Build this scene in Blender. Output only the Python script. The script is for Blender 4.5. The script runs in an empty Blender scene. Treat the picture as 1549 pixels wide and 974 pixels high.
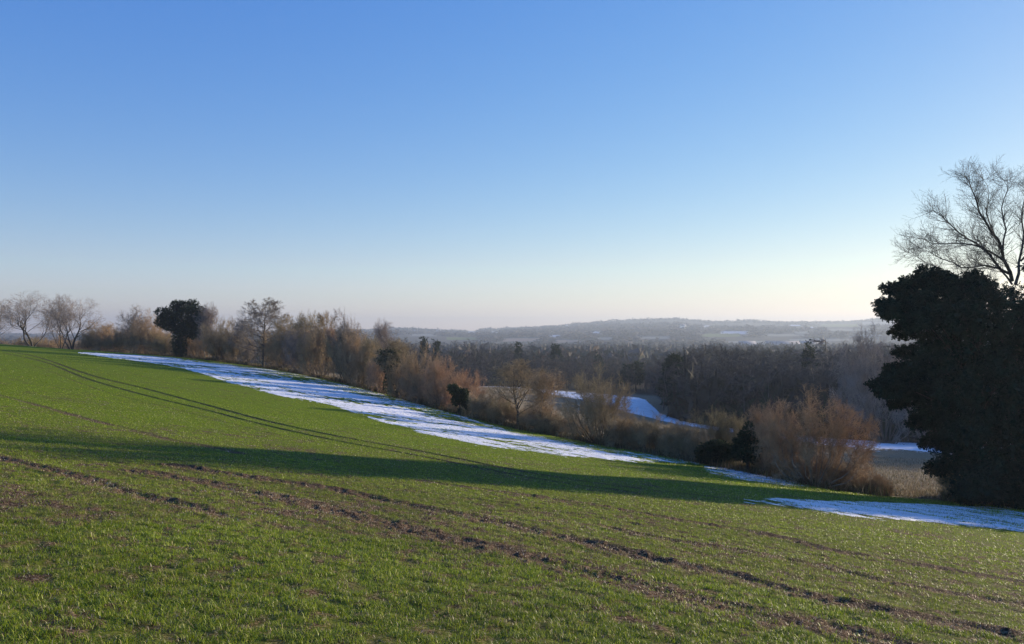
import bpy, math, random
import numpy as np
from math import radians, sin, cos, pi

# ================================================================= camera, sky, sun, exposure
scene = bpy.context.scene
COL = scene.collection
F, CX, HY, EYE = 1216.0, 774.5, 500.0, 1.7       # focal length, centre and horizon of the view in photo pixels; eye height
cam_d = bpy.data.cameras.new("camera")
cam_d.sensor_width = 36.0
cam_d.lens = 36.0 * F / 1549.0
cam_d.shift_y = 13.0 / 1549.0
cam_d.clip_start, cam_d.clip_end = 0.1, 30000
cam = bpy.data.objects.new("camera", cam_d)
COL.objects.link(cam)
cam.location = (0, 0, EYE)
cam.rotation_euler = (radians(90), 0, 0)
scene.camera = cam

SUN_AZ, SUN_EL = 55.5, 9.6                       # to the right of the view, low
world = bpy.data.worlds.new("World")
scene.world = world
world.use_nodes = True
wn = world.node_tree
wn.nodes.clear()
sky = wn.nodes.new("ShaderNodeTexSky")
sky.sky_type = 'NISHITA'
sky.sun_disc = False
sky.sun_elevation = radians(SUN_EL)
sky.sun_rotation = radians(SUN_AZ)
sky.altitude = 0
sky.air_density = 1.0
sky.dust_density = 0.15
sky.ozone_density = 3.0
bg = wn.nodes.new("ShaderNodeBackground")
bg.inputs[1].default_value = 0.095
wo = wn.nodes.new("ShaderNodeOutputWorld")
hsv = wn.nodes.new("ShaderNodeHueSaturation")       # the blue of this clear winter sky
hsv.inputs["Saturation"].default_value = 1.25
hsv.inputs["Hue"].default_value = 0.515
wn.links.new(sky.outputs[0], hsv.inputs["Color"])
ssep = wn.nodes.new("ShaderNodeSeparateColor")       # softer range between the deep blue and the bright side
scmb = wn.nodes.new("ShaderNodeCombineColor")
wn.links.new(hsv.outputs[0], ssep.inputs[0])
SK = 0.1834
for i_, (a_, p_) in enumerate(((1.18, .84), (.97, .74), (.93, .37))):
    m1 = wn.nodes.new("ShaderNodeMath"); m1.operation = 'MULTIPLY'; m1.inputs[1].default_value = SK
    m2 = wn.nodes.new("ShaderNodeMath"); m2.operation = 'POWER'; m2.inputs[1].default_value = p_
    m3 = wn.nodes.new("ShaderNodeMath"); m3.operation = 'MULTIPLY'; m3.inputs[1].default_value = a_ / SK
    wn.links.new(ssep.outputs[i_], m1.inputs[0])
    wn.links.new(m1.outputs[0], m2.inputs[0])
    wn.links.new(m2.outputs[0], m3.inputs[0])
    wn.links.new(m3.outputs[0], scmb.inputs[i_])
wn.links.new(scmb.outputs[0], bg.inputs[0])
wn.links.new(bg.outputs[0], wo.inputs[0])

sun_d = bpy.data.lights.new("sun", 'SUN')
sun_d.energy = 5.0
sun_d.angle = radians(0.6)
sun_d.color = (1.0, 0.85, 0.65)
sun = bpy.data.objects.new("sun", sun_d)
COL.objects.link(sun)
sun.rotation_euler = (radians(90 - SUN_EL), 0, radians(180 - SUN_AZ))
SUNV = np.array([sin(radians(SUN_AZ)) * cos(radians(SUN_EL)), cos(radians(SUN_AZ)) * cos(radians(SUN_EL)), sin(radians(SUN_EL))])

scene.view_settings.view_transform = 'Standard'
scene.view_settings.look = 'None'
scene.view_settings.gamma = 1.0
scene.view_settings.use_curve_mapping = False
scene.view_settings.exposure = 0.95
cy = scene.cycles
cy.use_denoising = True
cy.denoiser = 'OPENIMAGEDENOISE'
cy.denoising_input_passes = 'RGB_ALBEDO_NORMAL'
cy.denoising_prefilter = 'ACCURATE'
cy.max_bounces = 4
cy.diffuse_bounces = 3
cy.glossy_bounces = 1
cy.transmission_bounces = 3
cy.transparent_max_bounces = 4
cy.volume_bounces = 0
cy.caustics_reflective = False
cy.caustics_refractive = False
cy.sample_clamp_indirect = 4

HAZE = 0.00024                                    # extinction per metre of the winter haze
HAZE_COL = (0.49, 0.575, 0.70, 1)

rng = np.random.default_rng(7)
random.seed(7)

# ================================================================= noise and terrain
def _hash(ix, iy, seed):
    h = (ix.astype(np.int64) * 374761393 + iy.astype(np.int64) * 668265263 + seed * 974711) & 0xFFFFFFFF
    h = ((h ^ (h >> 13)) * 1274126177) & 0xFFFFFFFF
    h = ((h ^ (h >> 16)) * 2246822519) & 0xFFFFFFFF
    return ((h ^ (h >> 15)) & 0xFFFFFF) / float(0xFFFFFF)

def vnoise(x, y, s=1.0, seed=0):
    x = x / s
    y = y / s
    ix = np.floor(x)
    iy = np.floor(y)
    fx = x - ix
    fy = y - iy
    fx = fx * fx * (3 - 2 * fx)
    fy = fy * fy * (3 - 2 * fy)
    a = _hash(ix, iy, seed)
    b = _hash(ix + 1, iy, seed)
    c = _hash(ix, iy + 1, seed)
    d = _hash(ix + 1, iy + 1, seed)
    return (a + (b - a) * fx) * (1 - fy) + (c + (d - c) * fx) * fy

def fbm(x, y, s, o=3, seed=0):
    t = 0
    a = 1.0
    n = 0
    for k in range(o):
        t = t + a * vnoise(x + 31.7 * k, y - 17.3 * k, s, seed + k)
        n += a
        a *= 0.5
        s *= 0.5
    return t / n

def ss(a, b, x):
    t = np.clip((x - a) / (b - a), 0, 1)
    return t * t * (3 - 2 * t)

def P(px, py, d):
    return ((px - CX) / F * d, d, EYE + (HY - py) / F * d)

ctrl = [(0, 0, 0.0)]
for (px, py, d) in [(1450, 756, 42), (1340, 752, 44), (1230, 733, 46), (1060, 700, 53), (905, 672, 61), (780, 648, 74), (640, 612, 92),
                    (500, 575, 118), (398, 556, 143), (275, 541, 163), (130, 533, 178), (40, 525, 182), (0, 530, 120),
                    (1380, 700, 82), (1380, 668, 150), (1050, 635, 165), (960, 605, 205), (750, 585, 235), (1600, 668, 140), (1600, 700, 82)]:
    ctrl.append(P(px, py, d))
ctrl += [(-60, -50, 8.5), (0, -55, 3.5), (60, -50, -4.0), (-140, 60, 3.5), (-170, 150, -1.0), (-150, 235, -11.0), (-70, 260, -17.0),
         (90, 20, -13.5), (-20, 25, -0.6), (14, 0.1, -1.9)]
for a in range(-70, 100, 20):
    ctrl.append((400 * sin(radians(a)), 400 * cos(radians(a)), -22.0))
ctrl = np.array(ctrl, float)

def _U(r2):
    return 0.5 * r2 * np.log(np.maximum(r2, 1e-12))

def _fit(c, lam):
    n = len(c)
    X = c[:, :2] / 100.0
    d2 = ((X[:, None] - X[None]) ** 2).sum(-1)
    A = np.zeros((n + 3, n + 3))
    A[:n, :n] = _U(d2) + lam * np.eye(n)
    A[:n, n] = 1
    A[:n, n + 1:] = X
    A[n, :n] = 1
    A[n + 1:, :n] = X.T
    b = np.zeros(n + 3)
    b[:n] = c[:, 2]
    return np.linalg.solve(A, b), X
TW, TX = _fit(ctrl, 0.0006)

RIDGE_PX = [-4000, -800, 300, 540, 600, 700, 780, 850, 900, 960, 1020, 1080, 1130, 1180, 1250, 1300, 1340, 1420, 1550, 3000, 6000]
RIDGE_PY = [505, 505, 503, 498, 496, 499, 494, 491, 487, 483, 481, 486, 484, 487, 487, 485, 481, 479, 478, 480, 490]
_raz = np.arctan((np.array(RIDGE_PX) - CX) / F)

def H(x, y):
    x = np.asarray(x, float)
    y = np.asarray(y, float)
    r = np.hypot(x, y)
    rc = np.minimum(r, 500) / np.maximum(r, 1e-9)
    X0 = x * rc / 100.0
    X1 = y * rc / 100.0
    near = TW[-3] + TW[-2] * X0 + TW[-1] * X1
    for i in range(len(TX)):
        near = near + TW[i] * _U((X0 - TX[i, 0]) ** 2 + (X1 - TX[i, 1]) ** 2)
    az = np.arctan2(x, y)
    ridge = EYE + (HY - np.interp(az, _raz, RIDGE_PY)) / F * 3900 - 11
    up = 0.55 * ss(1200, 2700, r + 500 * (vnoise(x, y, 900, 5) - .5)) + 0.45 * ss(2500, 3900, r)
    far = -22 - 5 * ss(450, 1100, r) + up * (ridge + 27) + 9 * (fbm(x, y, 420, 2, 9) - .5) * ss(700, 1600, r)
    w = ss(290, 430, r)
    return near * (1 - w) + far * w

def hit(px, py):
    """first point of the terrain seen at a photo pixel"""
    d = 3.0 * 1.01 ** np.arange(800)
    x = (px - CX) / F * d
    z = H(x, d)
    pyg = HY - (z - EYE) / d * F
    k = np.argmax(pyg <= py)
    if pyg[k] > py:
        k = np.argmin(pyg)
    if k > 0:
        t = (pyg[k - 1] - py) / max(pyg[k - 1] - pyg[k], 1e-6)
        t = min(max(t, 0), 1)
        dd = d[k - 1] + t * (d[k] - d[k - 1])
    else:
        dd = d[0]
    return ((px - CX) / F * dd, dd)

HEDGE_PX = [-400, 0, 40, 130, 275, 398, 500, 640, 780, 905, 1060, 1230, 1340, 1450, 1600, 1800]
HEDGE_D = [190, 184, 182, 178, 163, 143, 118, 92, 74, 61, 53, 46, 44, 42, 40, 38]

def hedge_d(px):
    return float(np.interp(px, HEDGE_PX, HEDGE_D))

# ---- wheel tracks, bare drill lines (photo pixel course, half width m, depth m, soil strength)
TRACKS = [
    ([(2, 529.5), (52, 539), (129, 565), (220, 588), (310, 612), (400, 636), (500, 658), (637, 683), (757, 707), (843, 722), (960, 738), (1080, 752)], .19, .05, 1.0),
    ([(4, 534), (65, 547), (129, 572), (220, 598), (310, 620), (400, 643), (500, 665), (640, 691), (757, 714), (843, 729), (960, 745)], .17, .05, 1.0),
    ([(25, 545), (77, 562), (145, 588), (207, 605), (284, 624), (387, 650), (470, 667)], .07, .02, .7),
    ([(-40, 587), (0, 598), (65, 615), (129, 633), (194, 649), (261, 666), (309, 674), (360, 685)], .20, .012, .9),
    ([(-80, 670), (0, 693), (69, 709), (144, 729), (189, 743), (274, 763), (330, 780)], .20, .02, .75),
    ([(219, 714), (291, 726), (377, 743), (446, 758), (500, 770), (637, 805), (740, 830), (843, 853), (929, 877), (1000, 897), (1106, 920), (1248, 948), (1400, 990)], .30, .012, .85),
    ([(270, 705), (377, 722), (500, 740), (586, 758), (654, 772), (740, 787), (826, 808), (894, 822), (1000, 849), (1106, 870), (1213, 899), (1319, 920), (1425, 941), (1600, 975)], .27, .026, .95),
    ([(640, 728), (774, 746), (894, 763), (1000, 782), (1142, 805), (1248, 830), (1355, 849), (1549, 881), (1650, 900)], .22, .018, .85),
    ([(930, 800), (1000, 814), (1106, 831), (1248, 858), (1355, 884), (1496, 906), (1620, 930)], .18, .015, .75),
    ([(180, 559), (310, 595), (387, 612), (470, 628), (600, 655)], .08, .02, .5),
    ([(600, 740), (700, 752), (850, 775), (960, 792), (1100, 818), (1250, 842)], .10, .02, .45),
]
_tr = []
for pts, w, dep, st in TRACKS:
    W = np.array([hit(a, b) for a, b in pts])
    # smooth course: resample with Catmull-Rom
    Q = []
    for i in range(len(W) - 1):
        p0, p1, p2, p3 = W[max(i - 1, 0)], W[i], W[i + 1], W[min(i + 2, len(W) - 1)]
        for t in np.linspace(0, 1, 6)[:-1]:
            Q.append(.5 * (2 * p1 + (p2 - p0) * t + (2 * p0 - 5 * p1 + 4 * p2 - p3) * t * t + (3 * p1 - p0 - 3 * p2 + p3) * t ** 3))
    Q.append(W[-1])
    _tr.append((np.array(Q), w, dep, st))

def tracks(x, y):
    """soil strength 0..1 and rut relief in metres"""
    x = np.asarray(x, float)
    y = np.asarray(y, float)
    soil = np.zeros(x.shape)
    rel = np.zeros(x.shape)
    wob = 0.10 * (vnoise(x, y, 0.7, 41) - .5)
    for Q, w, dep, st in _tr:
        best = np.full(x.shape, 1e9)
        for a, b in zip(Q[:-1], Q[1:]):
            m = (x > min(a[0], b[0]) - 1.5) & (x < max(a[0], b[0]) + 1.5) & (y > min(a[1], b[1]) - 1.5) & (y < max(a[1], b[1]) + 1.5)
            if not m.any():
                continue
            ab = b - a
            L2 = max(ab @ ab, 1e-9)
            t = np.clip(((x[m] - a[0]) * ab[0] + (y[m] - a[1]) * ab[1]) / L2, 0, 1)
            dd = np.hypot(x[m] - a[0] - t * ab[0], y[m] - a[1] - t * ab[1])
            best[m] = np.minimum(best[m], dd)
        q = (best + wob) / w
        soil = np.maximum(soil, st * (1 - ss(.7, 1.7, q)) * (.55 + .75 * vnoise(x, y, 1.1, 43)))
        rel = rel - dep * (1 - ss(.5, 1.1, q)) + .45 * dep * np.exp(-((q - 1.45) / .35) ** 2)
    return soil, rel

DRX, DRY = -0.66, 0.75                             # the drill rows run this way
def patchy(x, y):
    """bare and thin places of the crop, 0..1"""
    u = x * DRX + y * DRY
    v = x * DRY - y * DRX
    a = fbm(u, v * 2.6, 2.6, 3, 11)
    b = fbm(x, y, 9.0, 2, 17)
    c = fbm(u, v * 1.6, .55, 2, 23)
    return ss(.50, .80, .34 * a + .16 * b + .30 * c + .24 * vnoise(x, y, .21, 29) - .02)

def micro(x, y):
    r = np.hypot(x, y)
    f = 1 - ss(17, 27, r)
    f2 = 1 - ss(150, 172, r)
    m = np.zeros(np.shape(x))
    k = f2 > 0
    if np.any(k):
        xk, yk = x[k], y[k]
        s, rel = tracks(xk, yk)
        m[k] = f2[k] * rel
        k = f > 0
        s = s[f[f2 > 0] > 0]
        xk, yk = x[k], y[k]
        lump = np.maximum(vnoise(xk, yk, .09, 6) - .72, 0) * 3.5
        clod = fbm(xk, yk, .16, 3, 3) - .5
        m[k] += f[k] * (lump * (.008 + .03 * s) + clod * (.05 + .035 * s) + .03 * (fbm(xk, yk, .9, 2, 5) - .5))
    return m

def G(x, y):
    return H(x, y) + micro(np.asarray(x, float), np.asarray(y, float))

# ================================================================= helpers: meshes, tags
def mesh_np(name, V, Fc, mats=(), sizes=None, attrs=None, smooth=False):
    me = bpy.data.meshes.new(name)
    V = np.asarray(V, np.float32)
    Fc = np.asarray(Fc, np.int32)
    if sizes is None:
        k = Fc.shape[1]
        sizes = np.full(len(Fc), k, np.int32)
        Fc = Fc.ravel()
    me.vertices.add(len(V))
    me.vertices.foreach_set("co", V.ravel())
    me.loops.add(len(Fc))
    me.loops.foreach_set("vertex_index", Fc)
    me.polygons.add(len(sizes))
    st = np.zeros(len(sizes), np.int32)
    st[1:] = np.cumsum(sizes)[:-1]
    me.polygons.foreach_set("loop_start", st)
    me.polygons.foreach_set("loop_total", sizes)
    if smooth:
        me.polygons.foreach_set("use_smooth", np.ones(len(sizes), bool))
    for m in mats:
        me.materials.append(m)
    for nm, dat in (attrs or {}).items():
        dat = np.asarray(dat, np.float32)
        if dat.ndim == 1:
            at = me.attributes.new(nm, 'FLOAT', 'POINT')
            at.data.foreach_set("value", dat)
        else:
            at = me.attributes.new(nm, 'FLOAT_COLOR', 'POINT')
            c = np.ones((len(dat), 4), np.float32)
            c[:, :dat.shape[1]] = dat
            at.data.foreach_set("color", c.ravel())
    me.update(calc_edges=True)
    return me

def link(name, data, parent=None):
    o = bpy.data.objects.new(name, data)
    COL.objects.link(o)
    if parent is not None:
        o.parent = parent
    return o

def tag(o, label=None, cat=None, group=None, kind=None):
    if label:
        o["label"] = label
    if cat:
        o["category"] = cat
    if group:
        o["group"] = group
    if kind:
        o["kind"] = kind
    return o

# ================================================================= materials
def nt(name):
    m = bpy.data.materials.new(name)
    m.use_nodes = True
    t = m.node_tree
    t.nodes.clear()
    out = t.nodes.new("ShaderNodeOutputMaterial")
    return m, t, out

def N(t, typ, **kw):
    n = t.nodes.new(typ)
    for k, v in kw.items():
        setattr(n, k, v)
    return n

def mixc(t, fac, a, b, mode='MIX'):
    n = N(t, "ShaderNodeMix", data_type='RGBA', blend_type=mode)
    for i, v in ((0, fac), (6, a), (7, b)):
        if isinstance(v, (int, float)):
            n.inputs[i].default_value = v
        elif isinstance(v, tuple):
            n.inputs[i].default_value = v if len(v) == 4 else (*v, 1)
        else:
            t.links.new(v, n.inputs[i])
    return n.outputs[2]

def ramp(t, fac, stops):
    n = N(t, "ShaderNodeValToRGB")
    el = n.color_ramp.elements
    while len(el) < len(stops):
        el.new(.5)
    for e, (p, c) in zip(el, stops):
        e.position = p
        e.color = (*c, 1) if len(c) == 3 else c
    t.links.new(fac, n.inputs[0])
    return n.outputs[0]

def noise(t, vec, scale, detail=4, rough=.55):
    n = N(t, "ShaderNodeTexNoise")
    n.inputs["Scale"].default_value = scale
    n.inputs["Detail"].default_value = detail
    n.inputs["Roughness"].default_value = rough
    if vec is not None:
        t.links.new(vec, n.inputs["Vector"])
    return n.outputs[0]

def math_(t, op, a, b=None, clamp=False):
    n = N(t, "ShaderNodeMath", operation=op, use_clamp=clamp)
    for i, v in enumerate((a, b)):
        if v is None:
            continue
        if isinstance(v, (int, float)):
            n.inputs[i].default_value = v
        else:
            t.links.new(v, n.inputs[i])
    return n.outputs[0]

def twig_mat(name, col, var=.25, rough=.8, trans=0.0, spec=.2):
    """bark, twig or leaf colour with variation along the plant and from plant to plant"""
    m, t, out = nt(name)
    tc = N(t, "ShaderNodeTexCoord")
    oi = N(t, "ShaderNodeObjectInfo")
    n1 = noise(t, tc.outputs["Object"], 1.3, 3)
    c1 = tuple(min(1, c * (1 + var * 1.6)) for c in col)
    c0 = tuple(c * (1 - var * 1.6) for c in col)
    c = ramp(t, n1, [(.3, c0), (.7, c1)])
    hs = N(t, "ShaderNodeHueSaturation")
    t.links.new(c, hs.inputs["Color"])
    t.links.new(math_(t, 'MULTIPLY_ADD', oi.outputs["Random"], .02), hs.inputs["Hue"])
    hs.inputs["Hue"].default_value = .5
    mr = N(t, "ShaderNodeMapRange")
    t.links.new(oi.outputs["Random"], mr.inputs[0])
    mr.inputs[3].default_value, mr.inputs[4].default_value = .488, .512
    t.links.new(mr.outputs[0], hs.inputs["Hue"])
    mv = N(t, "ShaderNodeMapRange")
    t.links.new(oi.outputs["Random"], mv.inputs[0])
    mv.inputs[3].default_value, mv.inputs[4].default_value = 1.15, .85
    t.links.new(mv.outputs[0], hs.inputs["Value"])
    b = N(t, "ShaderNodeBsdfPrincipled")
    t.links.new(hs.outputs[0], b.inputs["Base Color"])
    b.inputs["Roughness"].default_value = rough
    b.inputs["Specular IOR Level"].default_value = spec
    if trans > 0:
        tr = N(t, "ShaderNodeBsdfTranslucent")
        t.links.new(hs.outputs[0], tr.inputs[0])
        mx = N(t, "ShaderNodeMixShader")
        mx.inputs[0].default_value = trans
        t.links.new(b.outputs[0], mx.inputs[1])
        t.links.new(tr.outputs[0], mx.inputs[2])
        t.links.new(mx.outputs[0], out.inputs[0])
    else:
        t.links.new(b.outputs[0], out.inputs[0])
    return m

M = {}
M['bark'] = twig_mat("bark_brown", (.12, .10, .08))
M['bark_dark'] = twig_mat("bark_dark", (.07, .06, .05))
M['bark_pale'] = twig_mat("bark_pale", (.30, .27, .22))
M['bark_wood'] = twig_mat("bark_wood", (.10, .09, .08))
M['t_grey'] = twig_mat("twigs_grey", (.25, .205, .165))
M['t_brown'] = twig_mat("twigs_brown", (.32, .235, .13))
M['t_rust'] = twig_mat("twigs_rust", (.38, .25, .14))
M['t_olive'] = twig_mat("twigs_olive", (.29, .225, .12))
M['t_dark'] = twig_mat("twigs_dark", (.08, .068, .058))
M['t_purple'] = twig_mat("twigs_wood", (.082, .072, .066))
M['ever'] = twig_mat("evergreen_leaves", (.022, .038, .018), .3, .75, 0.12, .12)
M['yew'] = twig_mat("yew_needles", (.019, .040, .024), .3, .8, 0.08, .08)
M['ivy'] = twig_mat("ivy_leaves", (.028, .046, .016), .3, .6, 0.1, .2)

def attr_mat(name, rough=.8, trans=0.0, spec=.2):
    m, t, out = nt(name)
    at = N(t, "ShaderNodeAttribute", attribute_name="tint")
    b = N(t, "ShaderNodeBsdfPrincipled")
    t.links.new(at.outputs["Color"], b.inputs["Base Color"])
    b.inputs["Roughness"].default_value = rough
    b.inputs["Specular IOR Level"].default_value = spec
    if trans:
        tr = N(t, "ShaderNodeBsdfTranslucent")
        t.links.new(at.outputs["Color"], tr.inputs[0])
        mx = N(t, "ShaderNodeMixShader")
        mx.inputs[0].default_value = trans
        t.links.new(b.outputs[0], mx.inputs[1])
        t.links.new(tr.outputs[0], mx.inputs[2])
        t.links.new(mx.outputs[0], out.inputs[0])
    else:
        t.links.new(b.outputs[0], out.inputs[0])
    return m
M['grass'] = attr_mat("wheat_blades", .45, .38, .30)
M['litter'] = attr_mat("dry_litter", .8, .15, .2)
M['clump'] = attr_mat("distant_crowns", .9, .0, .1)

def ground_mat():
    m, t, out = nt("ground_surface")
    geo = N(t, "ShaderNodeNewGeometry")
    pos = geo.outputs["Position"]
    at = N(t, "ShaderNodeAttribute", attribute_name="mask")     # R soil, G stubble / rough grass, B woodland floor
    sp = N(t, "ShaderNodeSeparateColor")
    t.links.new(at.outputs["Color"], sp.inputs[0])
    af = N(t, "ShaderNodeAttribute", attribute_name="farcol")   # colour of the distant fields
    fw = N(t, "ShaderNodeAttribute", attribute_name="farw")
    mp = N(t, "ShaderNodeMapping")
    mp.inputs["Rotation"].default_value = (0, 0, radians(41))
    mp.inputs["Scale"].default_value = (3.2, 1, 1)
    t.links.new(pos, mp.inputs[0])
    n_f = noise(t, pos, 9.0, 6, .65)
    n_m = noise(t, mp.outputs[0], 1.4, 5, .6)
    n_l = noise(t, pos, .09, 4, .55)
    n_s = noise(t, pos, 38.0, 3, .6)
    green = ramp(t, n_f, [(.25, (.060, .085, .006)), (.5, (.138, .188, .012)), (.75, (.215, .26, .024))])
    green = mixc(t, ramp(t, n_l, [(.35, (0, 0, 0)), (.7, (1, 1, 1))]), green, (.140, .185, .012), 'MIX')
    green = mixc(t, .5, green, ramp(t, n_f, [(.3, (.045, .085, .005)), (.7, (.150, .22, .014))]))
    soil = ramp(t, n_s, [(.32, (.022, .014, .009)), (.52, (.085, .052, .030)), (.68, (.30, .215, .135))])
    thin = ramp(t, n_m, [(.50, (0, 0, 0)), (.72, (.42, .42, .42))])
    fac = math_(t, 'ADD', sp.outputs[0], thin, True)
    near = mixc(t, fac, green, soil)
    stub = ramp(t, n_f, [(.3, (.12, .09, .055)), (.5, (.21, .165, .10)), (.7, (.34, .28, .19))])
    near = mixc(t, sp.outputs[1], near, stub)
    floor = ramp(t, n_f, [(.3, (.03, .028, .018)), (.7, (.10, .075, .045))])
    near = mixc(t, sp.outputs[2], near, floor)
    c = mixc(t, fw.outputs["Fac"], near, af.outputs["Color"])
    b = N(t, "ShaderNodeBsdfPrincipled")
    t.links.new(c, b.inputs["Base Color"])
    b.inputs["Roughness"].default_value = .9
    b.inputs["Specular IOR Level"].default_value = .02
    bp = N(t, "ShaderNodeBump")
    bp.inputs["Strength"].default_value = .55
    bp.inputs["Distance"].default_value = .05
    t.links.new(n_f, bp.inputs["Height"])
    t.links.new(bp.outputs[0], b.inputs["Normal"])
    t.links.new(b.outputs[0], out.inputs[0])
    return m

def snow_mat():
    m, t, out = nt("snow_surface")
    geo = N(t, "ShaderNodeNewGeometry")
    n1 = noise(t, geo.outputs["Position"], 6.0, 5, .6)
    n2 = noise(t, geo.outputs["Position"], .7, 3, .5)
    c = ramp(t, n2, [(.3, (.64, .64, .65)), (.7, (.84, .84, .85))])
    b = N(t, "ShaderNodeBsdfPrincipled")
    t.links.new(c, b.inputs["Base Color"])
    b.inputs["Roughness"].default_value = .7
    bp = N(t, "ShaderNodeBump")
    bp.inputs["Strength"].default_value = .5
    bp.inputs["Distance"].default_value = .06
    t.links.new(n1, bp.inputs["Height"])
    t.links.new(bp.outputs[0], b.inputs["Normal"])
    t.links.new(b.outputs[0], out.inputs[0])
    return m
M['ground'] = ground_mat()
M['snow'] = snow_mat()

# ================================================================= the ground, one sheet to the horizon
# distant fields: photo px, py, half width px, half height px, colour
C_SNOW, C_PALE, C_GRASS, C_BARE = (.45, .48, .52), (.20, .20, .17), (.13, .16, .05), (.26, .19, .14)
FIELDS = [(903, 503, 9, 1.6, C_SNOW), (1068, 494, 6, 1.5, C_SNOW), (1202, 492, 9, 1.0, C_SNOW), (1230, 495.5, 5, 1.2, C_SNOW),
          (713, 502.5, 7, 1.2, C_SNOW), (748, 502.5, 6, 1.0, C_SNOW), (838, 508, 9, 1.4, C_SNOW), (790, 514, 30, 2.5, C_BARE),
          (1112, 503, 22, 2.2, C_SNOW), (1090, 507, 30, 2.5, C_GRASS), (1185, 507, 30, 1.6, C_PALE), (1270, 492, 28, 2.2, C_GRASS),
          (1285, 499, 35, 1.8, C_PALE), (1215, 503, 14, 1.5, C_PALE), (1310, 508, 25, 1.8, C_PALE), (1240, 514, 45, 1.6, C_PALE),
          (1140, 518, 40, 2.2, C_PALE), (860, 516, 25, 2.0, C_BARE), (700, 512, 25, 2.0, C_GRASS), (1330, 489, 25, 2.0, C_PALE),
          (1035, 495, 6, 1.0, C_SNOW), (990, 511, 25, 2.0, C_PALE), (915, 512, 14, 1.6, C_PALE), (1390, 500, 40, 2.5, C_PALE),
          (640, 507, 20, 1.6, C_PALE)]

def px_py(x, y, z):
    yy = np.maximum(y, 1e-3)
    return CX + x / yy * F, HY - (z - EYE) / yy * F

def build_ground():
    az = np.concatenate([np.arange(-180, -39, 3.0), np.arange(-38, 38.001, .1), np.arange(40, 180, 3.0)])
    az = np.radians(az)
    r = [0.3, .7, 1.2, 1.8, 2.4, 3.0]
    while r[-1] < 250:
        r.append(r[-1] + (min(r[-1] * .0075 + .002, .17) if r[-1] < 172 else r[-1] * .006))
    while r[-1] < 6200:
        r.append(r[-1] * 1.016)
    r = np.array(r)
    A, R = np.meshgrid(az, r)
    x = (R * np.sin(A)).ravel()
    y = (R * np.cos(A)).ravel()
    x = np.append(x, 0.0)
    y = np.append(y, 0.0)
    h = H(x, y)
    z = h + micro(x, y)
    na, nr = len(az), len(r)
    i = np.arange(nr - 1)[:, None]
    j = np.arange(na)[None, :]
    j2 = (j + 1) % na
    q = np.stack([i * na + j + 0 * i, i * na + j2 + 0 * i, (i + 1) * na + j2, (i + 1) * na + j], -1).reshape(-1, 4)
    c = len(x) - 1
    tri = np.stack([np.full(na, c), (np.arange(na) + 1) % na, np.arange(na)], -1)
    fc = np.concatenate([q[:, ::-1].ravel(), tri[:, ::-1].ravel()])
    sizes = np.concatenate([np.full(len(q), 4), np.full(len(tri), 3)]).astype(np.int32)
    rr = np.hypot(x, y)
    soil = np.zeros(len(x))
    k = rr < 200
    s, _ = tracks(x[k], y[k])
    soil[k] = np.maximum(s * (.55 + .45 * vnoise(x[k], y[k], .5, 8)), .8 * patchy(x[k], y[k]) * (1 - ss(60, 140, rr[k])))
    soil += .75 * (1 - ss(10, 40, rr)) * (.35 + .9 * vnoise(x, y, .12, 44))
    # beyond the hedge: stubble, then woodland floor
    pxs = CX + F * np.tan(np.clip(np.arctan2(x, y), -1.3, 1.3))
    hd = np.interp(pxs, HEDGE_PX, HEDGE_D)
    beyond = ss(-1.0, 1.5, y - hd)
    beyond[y < 0] = 0
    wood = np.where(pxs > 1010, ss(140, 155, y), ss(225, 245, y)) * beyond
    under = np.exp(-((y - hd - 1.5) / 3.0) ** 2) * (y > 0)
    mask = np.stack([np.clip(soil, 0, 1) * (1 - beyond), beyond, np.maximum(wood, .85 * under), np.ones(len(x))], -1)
    farw = ss(330, 420, rr)
    fcol = np.zeros((len(x), 3))
    fcol[:] = (.085, .075, .055)
    gp, gy = px_py(x, y, h)
    for (a, b, w, hh, cc) in FIELDS:
        m = (np.abs(gp - a) < w) & (np.abs(gy - b) < hh) & (y > 500)
        fcol[m] = cc
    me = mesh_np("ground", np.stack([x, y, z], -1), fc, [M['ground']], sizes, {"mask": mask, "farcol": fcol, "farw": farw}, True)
    return tag(link("ground", me), kind='structure', label="green winter wheat field sloping down to a hedge, valley and hills beyond", cat="ground")
build_ground()

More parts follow.
